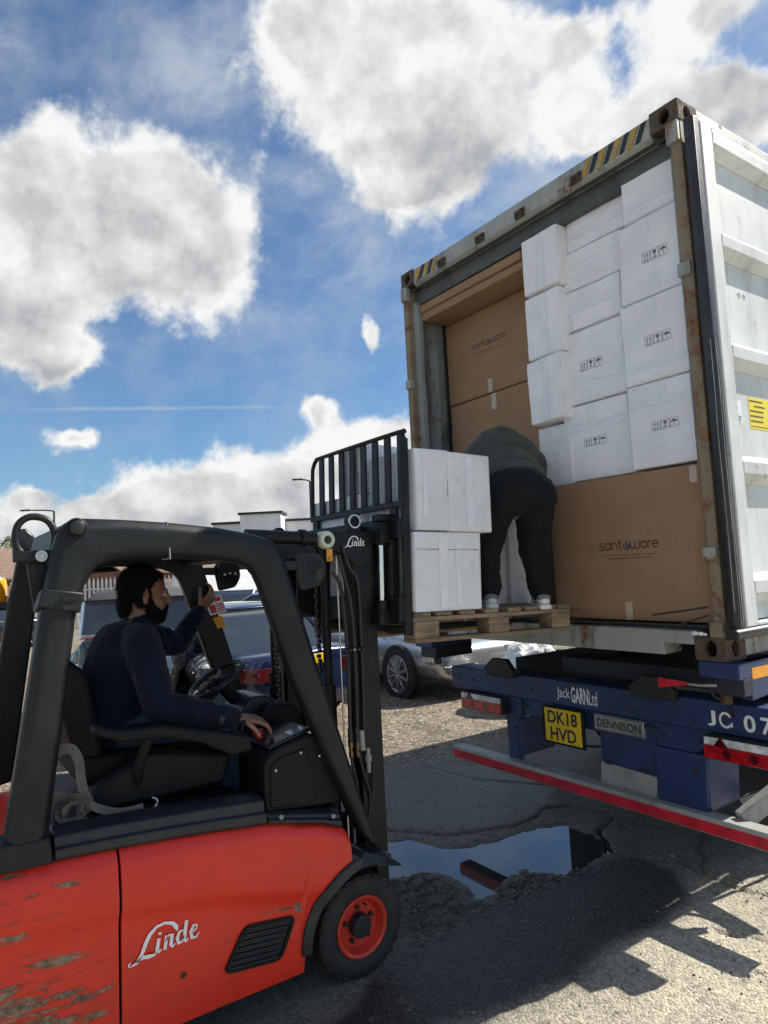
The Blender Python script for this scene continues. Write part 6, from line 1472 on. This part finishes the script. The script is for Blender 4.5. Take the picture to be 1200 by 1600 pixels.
def car(loc, head, mat, label, L=4.5, W=1.78, H=1.42, prof=None, cab=None, group='cars parked behind the forklift', cat='car', lights=True, glass='glass_dark', name='parked_car', spokes=10):
    """local frame while building: +Y = front, then the whole thing is turned to 'head' (degrees, ccw from +Y)"""
    t = thing(name, (0,0,0), label, cat, group); h = W/2
    prof = prof or [(-.503,.30,.70,.82),(-.500,.24,.80,.95),(-.488,.20,.90,.985),(-.45,.19,.96,1.0),(-.36,.18,.99,1.0),(-.20,.17,1.0,1.0),(.10,.17,1.0,.99),(.24,.18,.985,.965),(.36,.20,.96,.90),(.45,.20,.93,.84),(.487,.21,.86,.74),(.500,.23,.76,.66),(.503,.30,.68,.56)]
    belt = .64*H/1.42
    m = MB(); rings = []
    for f, zb, wf, zt in prof:
        y = f*L; w = h*wf; top = zt*belt*1.02+.02; zm = zb+(top-zb)*.52
        rings.append([V(-w*.82,y,zb), V(w*.82,y,zb), V(w*.97,y,zb+.10), V(w,y,zm), V(w*.975,y,top-.10), V(w*.90,y,top), V(w*.45,y,top+.022), V(-w*.45,y,top+.022), V(-w*.90,y,top), V(-w*.975,y,top-.10), V(-w,y,zm), V(-w*.97,y,zb+.10)])
    for r in rings:
        for p in r: p.z = p.z if p.z < .3 else p.z*1.32
    m.loft(rings); body = m.build('body', mat, t, sub=2, smooth=60)
    bz = belt*1.32+.02
    c0, c1, r0, r1 = cab or (-.36, .24, -.20, .07)      # greenhouse base rear/front, roof rear/front
    def ring(y, z, w): return [V(-w, y[0], z), V(w, y[0], z), V(w, y[1], z), V(-w, y[1], z)]
    g = MB().loft([ring((c0*L, c1*L), bz-.06, h*.86), ring(((c0*.55+r0*.45)*L, (c1*.55+r1*.45)*L), (bz+H)/2, h*.79), ring((r0*L, r1*L), H-.045, h*.68)]).build('glasshouse', glass, t, bevel=.05, seg=3)
    MB().loft([ring(((r0-.012)*L, (r1+.012)*L), H-.062, h*.70), ring(((r0-.004)*L, (r1+.004)*L), H-.028, h*.67), ring(((r0+.04)*L, (r1-.04)*L), H, h*.50)]).build('roof', mat, t, bevel=.03, seg=3)
    for s in (1, -1):
        for (yb, yt) in ((c0, r0), (c1, r1)):
            MB().tube([(s*h*.865, yb*L, bz-.03), (s*h*.80, (yb*.55+yt*.45)*L, (bz+H)/2), (s*h*.69, yt*L, H-.05)], .030 if yb < 0 else .022, 8).build('pillar', mat, t)
        ym = (r0+r1)/2*L; MB().tube([(s*h*.870, ym-.04, bz-.03), (s*h*.70, ym, H-.05)], .022, 8).build('pillar', 'rubber_clean', t)
        MB().sphere((s*(h+.07), (c1-.06)*L, bz+.04), .07, 12, 8, (1.1,.6,.8)).build('door_mirror', mat, t)
        for yw in (-.31*L, .31*L):
            MB().lathe((s*(h-.005), yw, .33), (s,0,0), [(-.03,.395),(.003,.385),(.003,.30)], 32, cap=False).build('wheel_arch', 'rubber_clean', t)
            wheel(t, (s*(h+.006), yw, .325), (s,0,0), .325, .20, spokes)
        if lights:
            for nm, mt, pts_, za, zb_ in (('tail_lamp', 'lens_red_dark', ((.50,-.5070),(.70,-.5055),(.86,-.5010),(.95,-.484),(.995,-.445)), bz-.26, bz-.11), ('head_lamp', 'lens_clear', ((.46,.5030),(.66,.4985),(.80,.488),(.89,.470),(.945,.435)), bz-.36, bz-.23)):
                mm = MB(); mm.loft([[V(s*h*a, L*b, za), V(s*h*a, L*b, zb_), V(s*h*(a-.06), L*b*.985, zb_), V(s*h*(a-.06), L*b*.985, za)] for a, b in pts_]); mm.build(nm, mt, t, bevel=.004)
    MB().box(-.26, .26, -.503*L, -.494*L, .72, .83).build('number_plate', 'plate_yellow', t, bevel=.004)
    MB().box(-h*.7, h*.7, -.500*L, -.47*L, .22, .34).build('bumper_insert', 'rubber_clean', t, bevel=.02)
    t.location = loc; t.rotation_euler = (0, 0, R_(head)); return t
# dark blue saloon, tail towards us
def turned(x, y, head, dx, dy):   # where the car's centre goes so that its point (dx,dy) lands on x,y
    a = R_(head); return (x-(dx*math.cos(a)-dy*math.sin(a)), y-(dx*math.sin(a)+dy*math.cos(a)), 0)
car(turned(-5.22,-.27,100,-.88,-2.2), 100, 'car_blue', 'dark blue saloon parked tail-first behind the mast, yellow plate showing', 4.5, 1.80, 1.42, cab=(-.37,.24,-.22,.06))
car(turned(-6.00,2.29,-92,.90,1.38), -92, 'car_silver', 'silver car with alloy wheels parked beyond the pallet and trailer', 4.4, 1.80, 1.46)
car((-10.9,2.75,0), 148, 'car_lilac', 'pale silver-blue saloon in the second row, its side windows seen past the mast', 4.5, 1.78, 1.46)
car((-12.2,1.0,0), 80, 'car_blue', 'navy hatchback in the second row right behind the driver\'s face', 4.2, 1.76, 1.50)
car((-15.5,4.2,0), 40, 'car_white', 'white car in the back row beside the van', 4.3, 1.76, 1.48)
car((-21.3,-1.6,0), 20, 'car_black', 'black car standing alone at the left edge beyond the rear pillar', 4.4, 1.8, 1.5)
# ---- old black car with separate round headlamps
def vintage():
    hd_ = -105.2; t = thing('vintage_car', (0,0,0), 'old black car with round chrome headlamps and upright windscreen facing the forklift', 'car', 'cars parked behind the forklift')
    # +Y front; rounded wings, narrow bonnet, upright screen
    m = MB(); rings = []
    for y, w, zb, zt in ((2.02,.20,.45,.78),(1.98,.30,.38,.98),(1.80,.36,.34,1.06),(1.3,.43,.32,1.10),(.85,.52,.30,1.13),(.55,.70,.30,1.14)):
        rings.append([V(-w*.9,y,zb), V(w*.9,y,zb), V(w,y,(zb+zt)/2), V(w*.92,y,zt-.10), V(w*.6,y,zt), V(-w*.6,y,zt), V(-w*.92,y,zt-.10), V(-w,y,(zb+zt)/2)])
    m.loft(rings); m.build('bonnet', 'car_black', t, sub=2, smooth=60)
    for s in (1, -1):
        m = MB(); rings = []
        for y, r, z, x in ((1.98,.05,.74,.63),(1.94,.135,.74,.635),(1.80,.20,.72,.64),(1.45,.25,.70,.66),(1.05,.24,.66,.68),(.60,.20,.58,.70),(.30,.14,.50,.70)): rings.append(m.ring(V(s*x,y,z), (0,1,0), r, 18, sx=.95))
        m.loft(rings); m.build('wing', 'car_black', t, smooth=70)
        lm = MB().lathe((s*.635,1.90,.800), (0,1,0), [(-.10,.05),(0,.100),(.030,.104),(.040,.098),(.036,.088)], 32, cap=False).build('headlamp', 'chrome', t)
        MB().lathe((s*.635,1.90,.800), (0,1,0), [(.028,.0885),(.046,.075),(.056,.045),(.059,.004)], 28).build('headlamp_lens', 'lens_clear', lm)
        MB().cyl((s*.52,1.98,.60), (s*.52,2.0,.60), .03, n=14).build('side_lamp', 'lens_clear', t)
        wheel(t, (s*.78,1.42,.32), (s,0,0), .32, .15, 6); wheel(t, (s*.78,-1.10,.32), (s,0,0), .32, .15, 6)
        MB().tube([(s*.70,.42,1.12),(s*.66,.30,1.56)], .020, 10).build('screen_pillar', 'chrome', t)
        m = MB(); rings = []
        for y, r, z in ((-.55,.15,.55),(-.85,.26,.66),(-1.2,.28,.68),(-1.6,.22,.62),(-1.85,.10,.52)): rings.append(m.ring(V(s*.70,y,z), (0,1,0), r, 16))
        m.loft(rings); m.build('rear_wing', 'car_black', t, smooth=70)
    m = MB()
    for k in range(11): m.box(-.15+k*.028, -.138+k*.028, 2.0, 2.035, .50, .93)
    gl = m.build('grille', 'chrome', t); MB().tube([(-.19,2.01,.48),(-.19,2.01,.90),(-.10,2.01,1.0),(.10,2.01,1.0),(.19,2.01,.90),(.19,2.01,.48),(-.19,2.01,.48)], .018, 8).build('grille_surround', 'chrome', gl)
    MB().tube([(-.74,2.02,.47),(-.4,2.12,.45),(.4,2.12,.45),(.74,2.02,.47)], .035, 10, sub=4).build('bumper', 'chrome', t)
    MB().hexa([(-.74,-1.75,.35),(.74,-1.75,.35),(.74,.56,.32),(-.74,.56,.32),(-.70,-1.70,1.08),(.70,-1.70,1.08),(.72,.54,1.12),(-.72,.54,1.12)]).build('body', 'car_black', t, bevel=.10, seg=4)
    MB().bar((-.70,.42,1.145), (.70,.42,1.145), .05, .05).build('scuttle_rail', 'chrome', t, bevel=.01); MB().bar((-.66,.30,1.565), (.66,.30,1.565), .04, .035).build('screen_top_rail', 'rubber_clean', t, bevel=.01)
    MB().hexa([(-.68,.40,1.17),(.68,.40,1.17),(.68,.407,1.17),(-.68,.407,1.17),(-.645,.303,1.55),(.645,.303,1.55),(.645,.310,1.55),(-.645,.310,1.55)]).build('windscreen', 'glass_dark', t)
    m = MB(); rings = []
    for y, w, z in ((.32,.66,1.57),(.10,.68,1.66),(-.4,.68,1.69),(-.9,.66,1.62),(-1.25,.60,1.40),(-1.38,.56,1.12)): rings.append([V(-w,y,1.10), V(w,y,1.10), V(w*.99,y,z-.12), V(w*.85,y,z-.02), V(0,y,z+.02), V(-w*.85,y,z-.02), V(-w*.99,y,z-.12)])
    m.loft(rings); m.build('soft_top', 'soft_top', t, smooth=50)
    m = MB(); c_ = V(-.32,.12,1.20); ax = V(0,-.6,.6).normalized(); R1 = m.ring(c_, ax, .19, 28); m.tube(R1+[R1[0]], .012, 8, cap=False); m.build('steering_wheel', 'rubber_clean', t)
    t.rotation_euler = (0, 0, R_(hd_)); return t
vc = vintage()
a_ = R_(-105.2); vc.location = (-5.39-(-math.sin(a_)*1.94), -1.32-(math.cos(a_)*1.94), 0)

# ------------------------------------------------------------------ van, fence, houses, building, lamp posts, trees, wrapped bundle
def far(loc, rz): return loc, rz
vn = thing('parked_van', (-19.3,6.1,0), 'white panel van parked before the fence, seen past the mast', 'van')
P = MB().prism(rpoly([(-2.5,.35),(-2.5,1.85),(-2.3,1.98),(.9,1.98),(1.25,1.85),(1.85,1.20),(2.45,1.02),(2.55,.40)], .12, 4), 'x', -.95, .95); P.v = [(x-19.3, y+6.1, z) for x, y, z in P.v]; P.build('body', 'car_white', vn, bevel=.06, seg=3)
for s in (1, -1):
    MB().prism([(-19.3+0,0)]*0 or [(.75+6.1,1.25),(.80+6.1,1.78),(1.15+6.1,1.78),(1.62+6.1,1.25)], 'x', *sorted((-19.3+s*.951, -19.3+s*.960))).build('side_window', 'glass_dark', vn)
    for yw in (-1.6, 1.7): wheel(vn, (-19.3+s*.96, 6.1+yw, .34), (s,0,0), .34, .2, 6)
vn.rotation_euler = (0,0,R_(10))
# palisade fence, pale pickets on two rails
F0, F1 = V(-31.5,-5.0,0), V(-22.5,14.5,0); fd = (F1-F0).normalized(); fl_ = (F1-F0).length
fn = thing('palisade_fence', (F0.x,F0.y,0), 'pale grey palisade fence of pointed pickets running behind the parked cars', 'fence')
pick = MB(); pick.prism([(-.035,0),(.035,0),(.035,1.86),(0,2.0),(-.035,1.86)], 'x', -.012, .012); pme = pick.mesh('picket', smooth=0); pme.materials.append(MATS['fence_white']); ang = math.atan2(fd.y, fd.x)-math.pi/2
for i in range(int(fl_/.165)):
    o = bpy.data.objects.new('picket', pme); COL.objects.link(o); o.parent = fn; o.location = fd*(i*.165); o.rotation_euler = (0,0,ang)
for z in (.45, 1.55): MB().bar(F0+V(.03,0,z), F1+V(.03,0,z), .05, .06).build('rail', 'fence_white', fn)
def house(x, y, rz, w, d, eave, ridge, label, chim=True):
    t = thing('house', (0,0,0), label, 'house', 'houses behind the fence')
    MB().box(-w/2, w/2, -d/2, d/2, 0, eave).build('wall', 'brick', t)
    rf = MB().prism([(-d/2-.35,eave-.1),(0,ridge),(d/2+.35,eave-.1),(d/2+.35,eave-.25),(0,ridge-.18),(-d/2-.35,eave-.25)], 'x', -w/2-.2, w/2+.2).build('roof', 'roof_tile', t)
    if chim: MB().box(w*.28, w*.28+.7, -.3, .3, ridge-.6, ridge+.9).build('chimney', 'brick', rf)
    n = max(2, int(w/2.6))
    for i in range(n):
        cx = -w/2+(i+.5)*w/n
        for z in ((.9, 2.1),) + (((3.3, 4.3),) if eave > 4.5 else ()):
            wn = MB().box(cx-.65, cx+.65, -d/2-.05, -d/2-.004, *z).build('window', 'fence_white', t); 
            for k in (0, 1): MB().box(cx-.58+k*.60, cx-.02+k*.60, -d/2-.06, -d/2-.0505, z[0]+.08, z[1]-.08).build('pane', 'glass_dark', wn)
    t.location = (x, y, 0); t.rotation_euler = (0,0,R_(rz)); return t
house(-60,2.5,-62,13,8,2.6,5.0,'brown-roofed bungalow behind the fence, seen left of the driver\'s head')
house(-57,12.5,-66,10,8,2.6,4.8,'brown-roofed bungalow behind the fence, right of the driver\'s head')
house(-66,-9.0,-70,13,8,2.7,5.6,'brick house with brown roof by the amber beacon')
# flat-roofed building with white fascia over a dark band
B0 = V(-36.6,11.3,0); bd = V(.57,.822,0); bn = V(-.822,.57,0)
bl = thing('commercial_building', (B0.x,B0.y,0), 'flat-roofed building with white fascia over black cladding, above the guard', 'building')
def slab(name, s0, s1, d0, d1, z0, z1, mat, par=None, bevel=0):
    p = [B0+bd*s+bn*d for s, d in ((s0,d0),(s1,d0),(s1,d1),(s0,d1))]
    return MB().hexa([V(q.x,q.y,z0) for q in p]+[V(q.x,q.y,z1) for q in p]).build(name, mat, par or bl, bevel=bevel)
slab('cladding', 0, 26, .05, 14, 0, 3.95, 'wall_black'); fa = slab('fascia', -.1, 26.1, 0, 14.1, 3.951, 4.86, 'wall_white'); slab('roof_edge', -.2, 26.2, -.1, 14.2, 4.861, 5.00, 'wall_black', fa)
slab('tower_cladding', 1.95, 4.05, -1.6, .0495, 0, 3.95, 'wall_black'); tw = slab('tower_fascia', 1.85, 4.15, -1.7, -.0005, 3.951, 5.22, 'wall_white'); slab('tower_roof_edge', 1.75, 4.25, -1.8, .2, 5.221, 5.35, 'wall_black', tw)
for k in range(6): 
    wn = slab('window', 5.4+k*3.2, 7.6+k*3.2, -.004, .049, .9, 2.6, 'fence_white'); slab('pane', 5.5+k*3.2, 7.5+k*3.2, -.010, -.0045, 1.0, 2.5, 'glass_dark', wn)
for (x, y, hgt, dx, dy, lab) in ((-52.9,5.2,7.25,-.75,-1.0,'dark street lamp above the rear loop of the forklift guard'), (-41.9,20.65,8.5,-.30,-.43,'street lamp head showing left of the load backrest')):
    t = thing('street_lamp', (x,y,0), lab, 'street lamp', 'street lamps')
    MB().cyl((x,y,0), (x,y,hgt), .10, .07, 10).build('pole', 'pole_dark', t); d_ = V(dx,dy,0)
    MB().tube([(x,y,hgt), V(x,y,hgt+.10)+d_*.6, V(x,y,hgt+.14)+d_*1.3], .05, 8).build('arm', 'pole_dark', t)
    MB().obox(V(x,y,hgt+.16)+d_*1.7, (.28,.75,.10), Matrix.Rotation(math.atan2(d_.y,d_.x)-math.pi/2,3,'Z')).build('lamp_head', 'pole_dark', t)
# trees beyond the houses
def leaf_mat(name, a, b):
    m, nt, p = newmat(name); nt.set(p.inputs['Base Color'], nt.mix(nt.noise(objcoord(nt), 1.2, 3), a, b)); p.inputs['Roughness'].default_value = .7; return m
leaf_mat('leaves', (.035,.065,.018), (.095,.14,.045)); simple('bark', (.07,.05,.035), .9)
def tree(x, y, hgt, r, label, seed):
    q = random.Random(seed); t = thing('tree', (x,y,0), label, 'tree', 'trees behind the houses')
    tk = MB(); tk.tube([(x,y,0),(x+.1,y,hgt*.4),(x-.1,y+.1,hgt*.8)], lambda f: .22*(1-.75*f), 8)
    for k in range(7): a = q.uniform(0,6.28); z = hgt*q.uniform(.35,.7); tk.tube([(x,y,z),(x+math.cos(a)*r*.4,y+math.sin(a)*r*.4,z+r*.35),(x+math.cos(a)*r*.75,y+math.sin(a)*r*.75,z+r*.6)], lambda f: .09*(1-.8*f), 6)
    tk.build('trunk', 'bark', t); m = MB(); cl = [(V(q.gauss(0,.45),q.gauss(0,.45),q.gauss(0,.38))*r, q.uniform(.25,.5)*r) for _ in range(16)]
    for c, cr in cl:
        for _ in range(170):
            d = V(q.gauss(0,1),q.gauss(0,1),q.gauss(0,1)).normalized(); p = V(x,y,hgt*.72)+c+d*cr*q.uniform(.6,1.05); s = q.uniform(.07,.15)
            u = V(q.gauss(0,1),q.gauss(0,1),q.gauss(0,1)).normalized(); w = u.cross(d).normalized(); m.add([p-u*s, p+w*s*.6, p+u*s, p-w*s*.6], [(0,1,2,3)])
    m.build('crown', 'leaves', t, smooth=0, fixn=False); return t
tree(-74,5.0,6.4,2.2,'leafy tree top rising behind the brick house at the left edge',1)
tree(-64,15.5,5.6,2.0,'leafy tree between the two bungalows, above the driver\'s head',2)
tree(-58,19.0,5.2,1.8,'leafy tree right of the bungalows behind the fence',3)
# crumpled clear sheeting round a bundle beyond the trailer
m = MB(); m.sphere((-4.2,3.05,.40), .5, 40, 26, (1.05,.7,.82)); sb = m.build('wrapped_bundle', 'sheeting_tmp' if 'sheeting_tmp' in MATS else simple('plastic_sheeting', (.72,.73,.72), .18, var=.1, vscale=9, coat=.5), org=(-4.2,3.05,0), smooth=0)
for v in sb.data.vertices:
    n_ = mnoise.turbulence(v.co*5, 3, False)*.10; v.co.z = max(.01, v.co.z+n_-.05); v.co.x += mnoise.noise(v.co*9)*.04; v.co.y += mnoise.noise(v.co*8+V(3,1,2))*.04
tag(sb, 'bundle in crumpled white plastic sheeting on the ground beyond the trailer beam', 'bundle')
